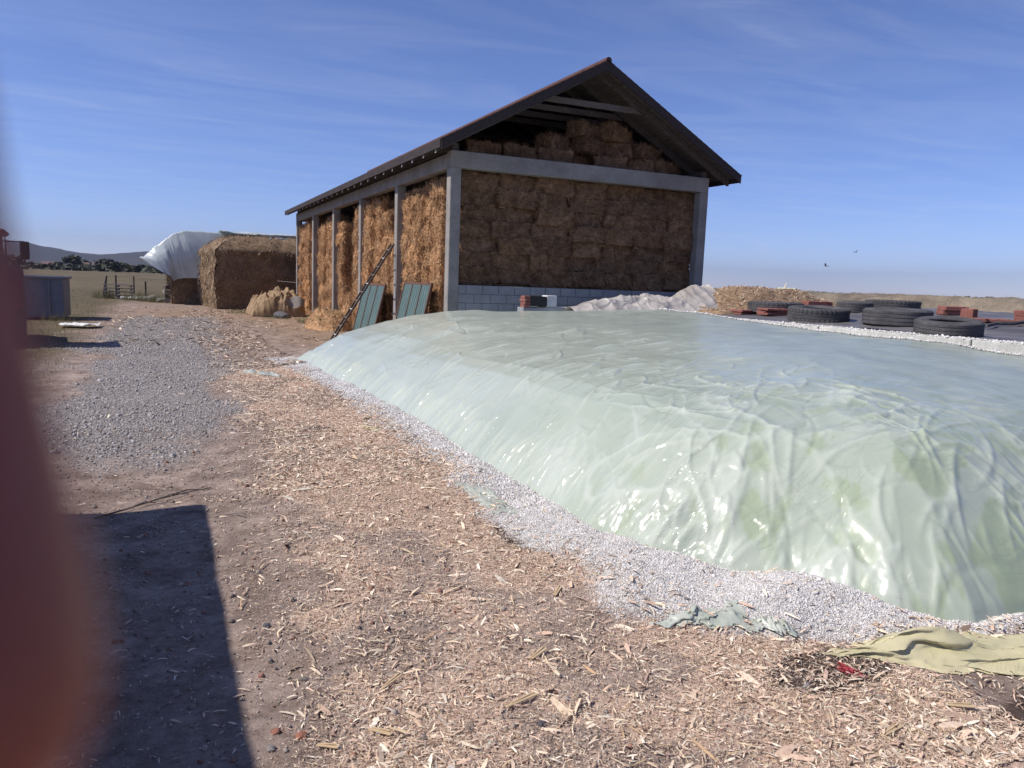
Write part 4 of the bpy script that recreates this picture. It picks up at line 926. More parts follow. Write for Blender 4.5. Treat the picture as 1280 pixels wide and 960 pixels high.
# ---------------------------------------------------------------- haystacks beyond the barn
def stack_mesh(name, x0, x1, y0, y1, h, dome, seed, mat, parent):
    """a square shouldered stack with a thatched top; walls are one shaggy surface"""
    nu, nv = 160, 90
    u = np.linspace(0, 1, nu); v = np.linspace(0, 1, nv); U, V = np.meshgrid(u, v)
    per = np.array([(x0, y0), (x1, y0), (x1, y1), (x0, y1), (x0, y0)], float); cum = np.concatenate([[0], np.cumsum(np.hypot(*np.diff(per, axis=0).T))]); S = U * cum[-1]
    px = np.interp(S, cum, per[:, 0]); py = np.interp(S, cum, per[:, 1]); cx, cy = (x0 + x1) / 2, (y0 + y1) / 2
    # v: 0-.6 wall, .6-1 dome to the centre
    wall = np.clip(V / .6, 0, 1); top = np.clip((V - .6) / .4, 0, 1)
    hw = h - dome
    bul = .10 * np.sin(wall * 3.1) + .16 * fbm(S * .7, V * 4, seed) + .07 * fbm(S * 3, V * 12, seed + 1) + .10 * sstep(.85, 1, wall) * (1 - top)
    dx, dy = px - cx, py - cy; n_ = np.maximum(np.hypot(dx, dy), 1e-6)
    f = (1 - top) ; 
    Xs = cx + dx * f + dx / n_ * bul * (top < .9); Ys = cy + dy * f + dy / n_ * bul * (top < .9)
    Zs = hw * wall + dome * np.sin(np.minimum(top * 2.4, 1) * 1.57) ** .8 + .10 * fbm(Xs * 1.3, Ys * 1.3, seed + 2) * (V > .3)
    base = Vector(parent.location) if parent else Vector((0, 0, 0))
    o = link(name, mesh_np(name, np.stack([Xs - base.x, Ys - base.y, Zs], -1).reshape(-1, 3), grid_faces(nu, nv), mat, {'tint': np.ones((nu * nv, 3))}, True), parent)
    # straws hanging over
    n = 14000; iu = RNG.integers(0, nu, n); iv = RNG.integers(0, nv - 8, n)
    P = np.stack([Xs[iv, iu] - base.x, Ys[iv, iu] - base.y, Zs[iv, iu]], -1) + RNG.normal(0, .05, (n, 3))
    L = RNG.uniform(.1, .32, n); rot = np.einsum('nij,njk->nik', rotz(RNG.uniform(0, 6.28, n)), roty(RNG.normal(.6, .6, n)))
    me = scatter_mesh('straws', CHP_V, CHP_F, P, rot, np.column_stack([L * .5, np.full(n, .02), np.full(n, .05)]), lerp_cols([(.34, .25, .16), (.42, .31, .19), (.26, .19, .12), (.2, .14, .09)], n), M['straw_piece'])
    s = link('loose_straw', me, parent); s['kind'] = 'stuff'
    return o
t = empty('haystack', (5.2, 40.5, 0)); stack_mesh('stack_body', 2.2, 9.2, 38.1, 44.5, 3.42, .72, 141, M['hay_old'], t); t.rotation_euler = (0, 0, R(6)); t.location.x -= .1; t.location.y += .25
tag(t, 'big square haystack with a weathered thatch top beside the far end of the barn', 'haystack')
t = empty('haystack', (2.4, 46.3, 0)); stack_mesh('stack_body', .55, 4.6, 43.2, 50.5, 3.55, .5, 151, M['hay_old'], t)
tag(t, 'haystack half hidden under the billowing white plastic', 'haystack')
# billowing cover over the second stack
nU, nV = 150, 110
U, V = np.meshgrid(np.linspace(0, 1, nU), np.linspace(0, 1, nV))
# U runs left (free, blown out) -> right over the top; V runs front -> back
PX = np.interp(U, [0, .12, .3, .45, .6, 1], [-.85, -.40, .25, .55, 1.2, 4.75])
PZ = np.interp(U, [0, .12, .3, .45, .6, 1], [2.15, 2.62, 3.15, 3.50, 3.72, 3.66])
YF = 42.75 + 0 * U
front = np.clip((.42 - V) / .42, 0, 1)                 # the part that hangs over the front face
low = np.interp(U, [0, .1, .24, .34, .5, 1], [2.15, 1.75, 1.22, 1.15, 1.32, 1.45])
back = np.clip((V - .42) / .58, 0, 1)
Xc = PX + .12 * fbm(U * 9, V * 3, 161) * front + .75 * front * np.interp(U, [0, .2, .36, .6], [.0, .75, .35, 0]); Yc = YF + back * 7.6 - .30 * front - .12 * np.sin(front * 3) - .35 * np.exp(-((U - .2) / .15) ** 2) * front
Zc = PZ * (1 - front) + (low + 0 * U) * front + .12 * np.sin(front * 3.1)
fold = 0
for k in range(6): fold = fold + (1 - np.abs(2 * vnoise(U * (6 + 4 * k) + V * (3.5 + .6 * k), V * (1.3 + .4 * k) + k, 170 + k))) ** 2 * (.07 / (1 + .6 * k))
fold -= .1
Yc = Yc - fold * front * 1.3; Zc = Zc + fold * (1 - front) * .7 * (U < .7) + .05 * fbm(U * 8, V * 6, 166); Xc = Xc - fold * .35 * np.exp(-(U / .4) ** 2)
cv = link('stack_cover', mesh_np('stack_cover', np.stack([Xc - 2, Yc - 46, Zc], -1).reshape(-1, 3), grid_faces(nU, nV), M['film_white'], None, True), None, (2, 46, 0))
tag(cv, 'milky white plastic sheet billowing off the left haystack, its corner blown out', 'plastic cover')
U, V = np.meshgrid(np.linspace(0, 1, 90), np.linspace(0, 1, 40))
cv2 = link('top_cover', mesh_np('top_cover', np.stack([-2.2 + 6.0 * U, -.9 + 3.8 * V + .2 * fbm(U * 5, V * 4, 181), .26 + .09 * fbm(U * 9, V * 5, 182) + .14 * np.sin(V * 3.14) - .04 * U], -1).reshape(-1, 3), grid_faces(90, 40), M['film_white'], None, True), None, (5.0, 41.0, 3.37))
tag(cv2, 'strip of white plastic lying along the top of the big thatched haystack', 'plastic cover')
# pile under tan canvas
U, V = np.meshgrid(np.linspace(-1, 1, 110), np.linspace(-1, 1, 80))
q = np.clip(1 - U ** 4, 0, 1) * np.clip(1 - V ** 4, 0, 1)
fo = sum((1 - np.abs(2 * vnoise(U * (2.5 + k) + V * 1.5, V * (2 + k) - U, 190 + k))) ** 3 * .16 / (1 + .5 * k) for k in range(5))
Zs = q ** .5 * (.86 + .18 * U) + (fo - .16) * 1.5 * q ** .4
tc = link('canvas_heap', mesh_np('canvas_heap', np.stack([U * 1.05 + .10 * fbm(V * 3, U * 3, 196), V * 1.2, np.maximum(Zs, .02)], -1).reshape(-1, 3), grid_faces(110, 80), M['tan_cloth'], None, True), None, (4.35, 33.3, 0))
tag(tc, 'heap covered with a crumpled tan canvas between the haystack and the barn', 'covered heap')
U, V = np.meshgrid(np.linspace(0, 1, 30), np.linspace(0, 1, 20))
fp = link('board_flap', mesh_np('board_flap', np.stack([.75 * U, .1 * np.sin(U * 6), .42 * V + .05 * np.sin(U * 9 + V * 3)], -1).reshape(-1, 3), grid_faces(30, 20), M['wood_grey'], None, True), None, (4.55, 31.95, .45)); fp.rotation_euler = (-.35, .1, 0)
tag(fp, 'grey flap of board hanging on the right of the tan canvas heap', 'board')
single_stone(4.35, 31.4, (.5, .3, .22), (.12, .115, .12), 'dark grey sack like lump lying in front of the tan canvas heap')
o = MB().tube([(4.4, 33, 1.42), (5.5, 33.4, 1.36)], .012, 6).build('pipe', M['white_end'], None, (4.7, 33.2, 1.48)); tag(o, 'thin pale pipe sticking out above the tan canvas heap', 'pipe')

# ---------------------------------------------------------------- left edge: container, tractor, debris, posts
t = empty('steel_container', (-4.4, 29.3, 0))
mb = MB(); mb.box((-4.4, 29.3, .70), (3.2, 2.0, 1.28), bev=.02); body = mb.build('tub', M['grey_steel'], t, world=True)
for a in ((-4.4, 28.27, 1.33), (-4.4, 30.33, 1.33)): MB().box(a, (3.26, .07, .08), bev=.01).build('rim', M['grey_steel'], t, world=True)
for a in (-2.77, -6.03): MB().box((a, 29.3, 1.33), (.07, 1.98, .08), bev=.01).build('rim', M['grey_steel'], t, world=True)
for a in (-5.6, -4.8, -4.0, -3.2): MB().box((a, 28.275, .66), (.08, .05, 1.16), bev=.01).build('stiffener', M['grey_steel'], t, world=True)
for a in (-5.4, -3.4): MB().box((a, 29.3, .03), (.12, 1.9, .07)).build('skid', M['black_steel'], t, world=True)
tag(t, 'dark grey steel container standing on the dry grass at the left edge', 'container')
t = empty('tractor', (-3.75, 20.2, 0)); t.rotation_euler = (0, 0, R(6))
def tp(mb, name, mat, par=None): return mb.build(name, mat, par or t)
tp(MB().box((0, -.2, .98), (.62, 3.2, .36), bev=.04), 'chassis', M['black_steel'])
tp(MB().box((0, .95, 1.42), (.72, 1.55, .62), bev=.09), 'hood', M['red_paint'])
cab = MB(); cab.box((0, -.55, 2.36), (1.5, 1.5, .12), bev=.05); cab.box((0, -.55, 2.43), (1.2, 1.2, .08), bev=.03); tp(cab, 'cab_roof', M['red_paint'])
for x in (-.66, .66):
    for y in (-1.2, .12): tp(MB().bar((x, y, 1.35), (x * .96, y * .92 - .04, 2.31), .07, .07, bev=.01), 'cab_pillar', M['black_steel'])
for a, s_ in (((.66, -.54, 1.83), (.012, 1.2, .92)), ((-.66, -.54, 1.83), (.012, 1.2, .92)), ((0, .11, 1.85), (1.22, .012, .86)), ((0, -1.2, 1.85), (1.22, .012, .86))): tp(MB().box(a, s_), 'window', M['glass_dark'])
tp(MB().box((0, -.54, 1.22), (1.42, 1.42, .3), bev=.05), 'cab_base', M['red_paint'])
for x in (-.78, .78):
    mb = MB()
    for k in range(9):
        a0, a1 = math.pi * k / 9, math.pi * (k + 1) / 9
        p0 = (x, -.75 + .86 * math.cos(a0), .8 + .86 * math.sin(a0)); p1 = (x, -.75 + .86 * math.cos(a1), .8 + .86 * math.sin(a1))
        mb.bar(p0, p1, .42, .035, up=(0, 0, 1) if 2 < k < 6 else (0, 1, .01))
    tp(mb, 'fender', M['red_paint'])
def wheel(x, y, r, w):
    tl = MB(); Mx = Matrix.Translation((x, y, r)) @ Matrix.Rotation(math.pi / 2, 4, 'Y')
    tl.lathe([(r * .55, -w * .45), (r * .9, -w * .5), (r, -w * .35), (r, w * .35), (r * .9, w * .5), (r * .55, w * .45)], 32, Mx, True)
    for k in range(20):
        a = 6.2832 * k / 20
        for s_ in (-1, 1): tl.bar(Mx @ Vector((r * .99 * math.cos(a), r * .99 * math.sin(a), 0)), Mx @ Vector((r * .985 * math.cos(a + .16), r * .985 * math.sin(a + .16), s_ * w * .46)), .05, .06)
    wo_ = tp(tl, 'wheel', M['rubber'])
    rm = MB(); rm.lathe([(.001, -w * .12), (r * .3, -w * .12), (r * .42, -w * .38), (r * .56, -w * .42), (r * .56, w * .42), (r * .42, w * .38), (r * .3, w * .12), (.001, w * .12)], 24, Mx); tp(rm, 'rim', M['white_end'], wo_)
for s_ in (-1, 1): wheel(s_ * .8, -.75, .78, .42); wheel(s_ * .72, 1.45, .46, .26)
tp(MB().tube([(.3, 1.2, 1.7), (.3, 1.2, 2.6)], .035, 10), 'exhaust', M['black_steel'])
for s_ in (-1, 1):
    mr = tp(MB().tube([(s_ * .66, .1, 2.2), (s_ * 1.0, .2, 2.22), (s_ * 1.02, .2, 1.75)], .015, 8), 'mirror_arm', M['black_steel']); tp(MB().box((s_ * 1.02, .2, 2.02), (.19, .06, .40), bev=.02), 'mirror', M['black_steel'], mr)
mr = tp(MB().tube([(.35, -.1, 2.45), (.35, -.1, 2.62)], .02, 8), 'beacon_post', M['black_steel']); tp(MB().lathe([(.001, 2.6), (.16, 2.6), (.16, 2.63), (.05, 2.70), (.001, 2.71)], 16, Matrix.Translation((.35, -.1, 0))), 'beacon', M['red_paint'], mr)
for s_ in (-1, 1): tp(MB().box((s_ * .22, 1.735, 1.5), (.18, .03, .12), bev=.01), 'headlight', M['white_end'])
tag(t, 'dark red tractor with a side mirror at the left edge of the photo', 'tractor')
# low white rag by the container
U, V = np.meshgrid(np.linspace(0, 1, 40), np.linspace(0, 1, 16))
o = link('plastic_scrap', mesh_np('plastic_scrap', np.stack([U * 1.0, V * .8 + .15 * np.sin(U * 7), .05 + .09 * np.abs(fbm(U * 6, V * 4, 201))], -1).reshape(-1, 3), grid_faces(40, 16), M['white_stuff'], None, True), None, (-2.6, 24.6, .02)); tag(o, 'white plastic scrap lying on the grass in front of the grey container', 'scrap')
# posts and pallets on the field edge
def post(x, y, h, lean, label):
    o = MB().bar((0, 0, -.1), (lean, .05, h), .09, .09, bev=.012).build('fence_post', M['wood_dark'], None); o.location = (x, y, float(ground_h(x, y))); tag(o, label, 'fence post', 'fence posts on the field edge')
post(-.72, 46.6, 1.05, .0, 'dark upright post nearest the white billowing plastic')
post(-3.05, 50, 1.25, .28, 'leaning post left of the grey pallet stack')
post(-2.95, 50.6, 1.2, .12, 'dark post just right of the leaning post')
post(-2.4, 52, 1.3, 0, 'thin post behind the pallet stack')
post(-1.6, 58, 1.2, 0, 'short post farthest out in the field')
t = empty('pallet_stack', (-2.15, 49.2, 0))
for k in range(4):
    mb = MB(); zk = .06 + k * .2
    for j in range(5): mb.box((-2.15, 48.7 + j * .25, zk + .12), (1.5, .12, .025))
    for j in (-.65, 0, .65): mb.box((-2.15 + j, 49.2, zk + .05), (.1, 1.1, .1))
    mb.build('pallet', M['wood_grey'], t, world=True)
tag(t, 'stack of weathered grey pallets at the field edge left of the haystacks', 'pallets')
for x, y, s_, lb in ((-1.85, 48.0, .16, 'white lump in front of the pallet stack, left one'), (-1.5, 48.0, .15, 'white lump in front of the pallet stack, right one')):
    single_stone(x, y, (s_, s_, s_), (.6, .6, .6), lb)
rs = random.Random(4)
ST = ['just right of the pallets', 'midway to the dark post', 'below the dark post', 'right of the dark post', 'nearest the left haystack']
for k, (x, y) in enumerate(((-1.2, 47.5), (-.95, 47), (-.6, 46.2), (-.3, 45.8), (.05, 45.2))):
    single_stone(x, y, (rs.uniform(.25, .4), .3, rs.uniform(.2, .35)), (.3, .3, .28), 'pale rubble lump at the field edge, ' + ST[k], 'rubble lumps at the field edge')
t = empty('crate_stack', (.35, 44.1, 0))
for k in range(4): MB().box((.35 + .03 * (k % 2), 44.1, .14 + .22 * k), (.4, .4, .19), (0, 0, .1 * k), .01).build('crate', M['wood_dark' if k % 2 else 'wood_grey'], t, world=True)
tag(t, 'small stack of dark boxes against the left haystack', 'boxes')

# ---------------------------------------------------------------- weeds
def weed(x, y, r, h, n, pal, label, grp=None, cat='weed'):
    a = RNG.uniform(0, 6.28, n); d = r * np.sqrt(RNG.random(n)); px, py = d * np.cos(a), d * np.sin(a)
    s_ = h * RNG.uniform(.5, 1.1, n)
    rot = np.einsum('nij,njk->nik', rotz(RNG.uniform(0, 6.28, n)), rotx(RNG.normal(0, .35, n)))
    me = scatter_mesh('weed_patch', BL_V, BLT_F, np.column_stack([px, py, np.zeros(n)]), rot, np.column_stack([np.full(n, h * .35), s_, s_]), lerp_cols(pal, n), M['leaf'])
    tag(link('weed_patch', me, None, (x, y, float(ground_h(x, y)))), label, cat, grp)
GR = [(.07, .11, .03), (.10, .14, .045), (.13, .15, .06), (.16, .15, .07)]
DRY = [(.2, .16, .085), (.26, .2, .11), (.14, .12, .06), (.11, .12, .05)]
weed(4.95, 28.2, .55, .28, 700, GR, 'green weed patch in front of the far barn posts', 'weeds by the barn')
weed(4.0, 30.6, .5, .2, 400, GR, 'low green weed patch by the dark lump and the canvas heap', 'weeds by the barn')
weed(3.1, 34.5, .6, .25, 400, GR, 'green weeds at the foot of the big haystack', 'weeds by the barn')
weed(-2.9, 27.5, .5, .3, 300, DRY, 'dry grass tuft at the corner of the grey container', 'weeds by the rubble')
for k, (x, y) in enumerate(((-1.35, 46.8), (-.55, 45.6), (-2.9, 48.9), (-.05, 44.9))):
    weed(x, y, .6, .55, 420, DRY + GR[2:], ['dry weeds right of the pallets', 'dry weeds under the dark post', 'tall dry weeds left of the pallets by the leaning post', 'dry weeds next to the dark boxes'][k], 'weeds by the rubble')
weed(3.55, 1.98, .16, .05, 260, GR, 'small dark green weed on the soil below the olive film', None)
# dry field grass
n = 26000
p = np.column_stack([RNG.uniform(-9, 3.5, n), 12 + 60 * RNG.random(n) ** 1.3]); k = (p[:, 0] < -1.5 - .0 * p[:, 1]) | (p[:, 1] > 44); k &= ~((p[:, 0] > .3) & (p[:, 1] < 51)); p = p[k]; n = len(p)
s_ = RNG.uniform(.03, .12, n)
me = scatter_mesh('field_grass', BL_V, BLT_F, np.column_stack([p, ground_h(p[:, 0], p[:, 1])]), rotz(RNG.uniform(0, 6.28, n)), np.column_stack([s_ * 1.6, s_, s_]), lerp_cols(DRY + [(.3, .24, .14)], n), M['leaf'])
tag(link('field_grass', me), 'short dry grass on the field left of the road', 'grass', kind='stuff')

# ---------------------------------------------------------------- scraps lying in the foreground
def scrap(name, pts, h, seed, mat, label, cat='plastic scrap', nu=50, nv=24, lift=.008, curl=0.0, tent=0.0):
    """four corner sheet laid on the ground with folds"""
    (a, b, c, d) = [np.array(q, float) for q in pts]
    U, V = np.meshgrid(np.linspace(0, 1, nu), np.linspace(0, 1, nv))
    e = .03 * np.hypot(*(c - a)) * fbm(U * 6, V * 6, seed)
    X_ = (a[0] * (1 - U) + b[0] * U) * (1 - V) + (d[0] * (1 - U) + c[0] * U) * V + e * 2
    Y_ = (a[1] * (1 - U) + b[1] * U) * (1 - V) + (d[1] * (1 - U) + c[1] * U) * V + .03 * fbm(U * 7, V * 5, seed + 1) * 3
    f = sum((1 - np.abs(2 * vnoise(U * (2 + k) + V * 1.5 + k, V * (1.1 + .4 * k) - U * .6, seed + k))) ** 5 / (1 + .7 * k) for k in range(4)) / 2
    Z_ = ground_h(X_, Y_) + lift * .5 + (h * f + curl) * np.clip(np.sin(V * 3.14) * np.sin(np.clip(U, .02, .98) * 3.14) * 1.6, 0, 1) 
    if tent:
        rv = .55 + .18 * np.sin(U * 5 + 1) + .10 * fbm(U * 4, U * 0 + 3, seed + 5)
        tn = np.where(V < rv, V / rv, (1 - V) / (1 - rv))
        t2 = np.clip(1 - np.abs(V - .18 - .3 * U) / .16, 0, 1)
        amp = tent * (.55 + .75 * np.exp(-((U - .2) / .10) ** 2) + .35 * np.sin(U * 9) * .5)
        Z_ = ground_h(X_, Y_) + lift * .4 + amp * tn * np.clip(np.sin(np.clip(U, .01, .99) * 3.1416) * 2.2, 0, 1) + .3 * tent * t2 * tn + .05 * tent * fbm(U * 9, V * 5, seed)
    cx, cy = float(X_.mean()), float(Y_.mean()); z0 = float(ground_h(cx, cy))
    o = link(name, mesh_np(name, np.stack([X_ - cx, Y_ - cy, Z_ - z0], -1).reshape(-1, 3), grid_faces(nu, nv), mat, None, True), None, (cx, cy, z0))
    return tag(o, label, cat)
scrap('olive_film', [(2.80, 2.47), (4.25, 1.60), (4.85, 2.08), (3.04, 2.55)], .075, 211, M['film_scrap'], 'long olive yellow film sheet lying across the gravel at the bottom right', 'plastic sheet', 120, 40, .012, .02, .085)
scrap('film_flap', [(2.22, 3.07), (2.64, 2.81), (2.74, 3.02), (2.50, 2.99)], .006, 221, M['film_pale'], 'pale green triangular film flap on the white gravel heap', lift=.03, curl=.01, tent=.03)
scrap('film_flap', [(2.14, 5.75), (2.16, 4.95), (2.34, 4.92), (2.40, 5.5)], .02, 231, M['film_pale'], 'half buried film flap on the gravel strip above the dark soil patch', lift=.014)
scrap('film_flap', [(2.66, 2.83), (2.84, 2.67), (2.86, 2.74), (2.74, 2.84)], .03, 241, M['film_pale'], 'small torn film scrap between the flap and the olive sheet', lift=.03)
scrap('paper_scrap', [(1.18, 13.6), (1.78, 12.9), (1.86, 13.3), (1.4, 13.9)], .05, 251, M['film_pale'], 'flat pale scrap lying near the far end of the gravel strip')
scrap('paper_scrap', [(1.95, 8.45), (2.16, 8.1), (2.2, 8.35), (2.02, 8.6)], .02, 261, M['film_scrap'], 'small yellowish scrap on the chips beside the gravel strip')
scrap('red_scrap', [(2.74, 2.29), (2.80, 2.27), (2.81, 2.33), (2.75, 2.35)], .03, 271, nmat('red_plastic', (.3, .04, .05), (.4, .07, .08), scale=20, rough=.4, bs=0), 'crumpled red plastic scrap on the dark soil below the olive sheet', nu=20, nv=14, lift=.015)
def twig(pts, r, label, name='twig', mat='wood_dark', cat='twig'):
    P = [(x, y, float(ground_h(x, y)) + z) for x, y, z in pts]
    o = MB().tube(P, r, 6, r * .5).build(name, M[mat], None, P[0]); return tag(o, label, cat)
tw = twig([(-.45, 5.9, .01), (-.25, 6.03, .02), (-.05, 6.17, .03), (.10, 6.3, .02), (.34, 6.45, .012)], .007, 'dry branch lying on the dirt just beyond the corner of the ground shadow')
for a, b in (((-.05, 6.17, .03), (.16, 6.16, .05)), ((.05, 6.26, .03), (.28, 6.27, .04)), ((-.2, 6.05, .03), (-.06, 6.0, .05))):
    P = [Vector((q[0], q[1], float(ground_h(q[0], q[1])) + q[2])) for q in (a, b)]
    MB().tube([P[0] - tw.location, (P[0] + P[1]) / 2 - tw.location + Vector((0, 0, .02)), P[1] - tw.location], .006, 5, .003).build('side_twig', M['wood_dark'], tw)
ring = [(.10 + .16 * math.cos(a), 5.72 + .12 * math.sin(a), .012) for a in np.linspace(0.2, 5.6, 20)]
twig(ring + [(.32, 5.6, .01), (.45, 5.62, .012), (.52, 5.55, .008)], .006, 'loop of pale cord lying at the corner of the ground shadow', 'cord_loop', 'wood_grey', 'cord')
CHW = nmat('pale_wood_splinter', (.42, .30, .17), (.6, .46, .29), scale=8, stretch=(1, 8, 8), rough=.8, bs=.3)
M['splinter'] = CHW
SPL = [(1.30, 2.62, .16, .2, 'pale wood splinter, the longest one, in the middle of the tan chips'), (.72, 2.63, .10, -.9, 'pale splinter standing out near the bottom left of the chips'), (.86, 2.98, .12, .6, 'greyish wood stick lying right of the shadow'),
       (1.55, 2.98, .13, .5, 'brown splinter in the chips just above the longest pale splinter'), (1.05, 2.18, .09, 1.5, 'pale splinter at the bottom edge of the photo'), (1.98, 3.6, .12, .8, 'pale husk curl beside the dark soil patch'),
       (.52, 2.62, .09, -.7, 'pale split husk beside the shadow edge'), (2.95, 1.92, .14, -.6, 'thin pale straw across the dark soil below the red scrap'), (2.55, 1.9, .12, .1, 'straw stalk lying on the chips left of the red scrap')]
for k, (x, y, L, a, lb) in enumerate(SPL):
    z = float(ground_h(x, y)) + .012
    mb = MB(); mb.bar((-L / 2 * math.cos(a), -L / 2 * math.sin(a), 0), (L / 2 * math.cos(a), L / 2 * math.sin(a), .008), .016 + .006 * (k % 2), .005, bev=.0015)
    mb.bar((-L / 3 * math.cos(a), -L / 3 * math.sin(a) + .006, .004), (L / 2.4 * math.cos(a + .07), L / 2.4 * math.sin(a + .07) + .006, .014), .008, .003)
    o = mb.build('wood_splinter', M['splinter'], None); o.location = (x, y, z); tag(o, lb, 'splinter')

# ---------------------------------------------------------------- shed out of the picture to the left: it throws the big ground shadow
SUN_EL, SUN_AZ = R(48), math.atan2(-.985, .172)      # azimuth measured from +Y towards +X
sh = 2.6; run = sh / math.tan(SUN_EL)
sx = .27 - run * .985; sy = 5.98 + run * .172
t = empty('farm_shed', (sx - 1.6, sy - 4, 0)); tag(t, 'flat roofed farm shed left of the photo that throws the square ground shadow', 'shed')
MB().box((sx - 1.6, sy - 4.0, 1.22), (3.04, 7.9, 2.44), bev=.02).build('wall', M['block'], t, world=True)
MB().box((sx - 1.55, sy - 4.0, sh - .07), (3.1, 8.0, .14), bev=.01).build('roof', M['concrete'], t, world=True)
d1 = MB().box((sx - .075, sy - 3, 1.0), (.03, 1.0, 2.0), bev=.008).build('door', M['wood_brown'], t, world=True)
MB().box((sx - .045, sy - 2.62, 1.0), (.05, .03, .12), bev=.008).build('handle', M['black_steel'], d1, world=False).location = -t.location
f1 = MB().box((sx - .075, sy - 5.4, 1.5), (.03, 1.0, .8), bev=.008).build('window', M['wood_grey'], t, world=True)
MB().box((sx - .058, sy - 5.4, 1.5), (.01, .86, .66)).build('pane', M['glass_dark'], f1, world=False).location = -t.location

# ---------------------------------------------------------------- far country: trees, houses, hills
def tree_mesh(h, r, seed, nl=420):
    rs = np.random.default_rng(seed)
    cl = rs.normal(0, 1, (9, 3)); cl /= np.linalg.norm(cl, axis=1)[:, None]; cl = cl * np.array([r * .55, r * .55, h * .22]) + np.array([0, 0, h * .62])
    c = cl[rs.integers(0, 9, nl)]; d = rs.normal(0, 1, (nl, 3)); d /= np.linalg.norm(d, axis=1)[:, None]
    P = c + d * (rs.random(nl) ** .4)[:, None] * np.array([r * .5, r * .5, h * .2])
    P[:, 2] = np.maximum(P[:, 2], h * .12)
    s_ = rs.uniform(.25, .6, nl) * r * .32
    rot = np.einsum('nij,njk->nik', rotz(rs.uniform(0, 6.28, nl)), rotx(rs.uniform(0, 3.1, nl)))
    return scatter_mesh('crown', [(-1, -.6, 0), (1, -.6, .2), (.8, .7, 0), (-.7, .8, .25)], [(0, 1, 2, 3)], P, rot, np.repeat(s_[:, None], 3, 1), lerp_cols([(.05, .065, .035), (.07, .085, .04), (.04, .05, .03), (.1, .09, .05)], nl), M['leaf'])
TREES = [tree_mesh(1, .55, 300 + k) for k in range(5)]
trk = MB().tube([(0, 0, 0), (.02, 0, .3), (0, .02, .6)], .05, 7, .02); tko = trk.build('trunk', M['wood_dark'], None); TRUNK = tko.data; bpy.data.objects.remove(tko)
rt = random.Random(21)
ntree = 0
for k in range(46):
    az = R(rt.uniform(-9.5, 3)); dist = rt.uniform(330, 620)
    hgt = rt.uniform(2.6, 5.2) * (1.45 if rt.random() < .18 else 1)
    x, y = dist * math.sin(az), dist * math.cos(az)
    t = empty('field_tree', (x, y, float(ground_h(x, y)) - .2)); t.scale = (hgt * rt.uniform(1.0, 1.7), hgt * 1.2, hgt)
    link('crown', TREES[k % 5], t); link('trunk', TRUNK, t)
    tag(t, 'dark round tree in the hazy tree line under the hills', 'tree', 'trees along the far field edge')
n = 7000; az = RNG.uniform(R(-14), R(60), n); dd = RNG.uniform(380, 470, n)
P = np.column_stack([dd * np.sin(az), dd * np.cos(az), np.zeros(n)]); P[:, 2] = ground_h(P[:, 0], P[:, 1]) + RNG.uniform(.2, 2.2, n)
rot = np.einsum('nij,njk->nik', rotz(RNG.uniform(0, 6.28, n)), rotx(RNG.uniform(0, 3.1, n)))
me = scatter_mesh('far_hedge', [(-1, -.6, 0), (1, -.6, .2), (.8, .7, 0), (-.7, .8, .25)], [(0, 1, 2, 3)], P, rot, np.repeat(RNG.uniform(.6, 1.5, n)[:, None], 3, 1), lerp_cols([(.05, .06, .035), (.07, .075, .04), (.09, .085, .05)], n), M['leaf'])
tag(link('far_hedge', me), 'low dark hedge running along the far edge of the fields', 'hedge', kind='stuff')
M['house_wall'] = nmat('house_render', (.6, .58, .55), (.72, .7, .66), scale=.4, rough=.9, bs=0)
M['house_roof'] = nmat('house_roof', (.14, .09, .075), (.2, .13, .11), scale=.5, rough=.9, bs=0)
HL = ['white house left of the tallest far tree', 'white house in the middle of the tree line', 'low white house near the blown out plastic corner', 'white house at the left end of the tree line']
for k, (az, dist, w_) in enumerate(((-4.6, 520, 8), (-3.35, 500, 10), (-2.2, 540, 9), (-6.3, 560, 9))):
    x, y = dist * math.sin(R(az)), dist * math.cos(R(az)); z = float(ground_h(x, y))
    t = empty('farm_house', (x, y, z))
    MB().box((0, 0, 1.3), (w_, 7, 2.8)).build('wall', M['house_wall'], t)
    mb = MB(); mb.poly([(-w_ / 2 - .4, -3.9, 2.7), (-w_ / 2 - .4, 3.9, 2.7), (-w_ / 2 - .4, 0, 4.3)], (w_ + .8, 0, 0)); mb.build('roof', M['house_roof'], t)
    for j in (-.25, .25): MB().box((j * w_, -3.52, 1.5), (1.1, .08, 1.2)).build('window', M['glass_dark'], t)
    tag(t, HL[k], 'house')
hu = np.linspace(R(-40), R(34), 260); hv = np.linspace(0, 1, 24); HU, HV = np.meshgrid(hu, hv)
D0 = 3400.
prof_h = np.interp(np.degrees(hu), [-40, -18, -11, -7.5, -5.3, -3.4, -2, -.4, 2, 8, 15, 22, 34], [60, 140, 140, 112, 78, 70, 80, 95, 98, 60, 30, 8, 4])
rng_d = D0 + 1600 * HV
Zh = prof_h[None, :] * np.sin(np.minimum(HV * 1.7, 1) * 1.5708) ** 1.2 * (1 - .8 * sstep(.75, 1, HV)) * (1 + .10 * fbm(HU * 40, HV * 4, 401)) + 5 * fbm(HU * 90, HV * 7, 402) * HV - 4
M['hill'] = nmat('wooded_hill', (.035, .045, .03), (.07, .072, .045), scale=.006, rough=1, bs=0, world=True)
ho = link('hills', mesh_np('hills', np.stack([rng_d * np.sin(HU), rng_d * np.cos(HU), Zh], -1).reshape(-1, 3), grid_faces(260, 24), M['hill'], None, True)); tag(ho, 'low blue hills on the hazy horizon', 'hills', kind='structure')

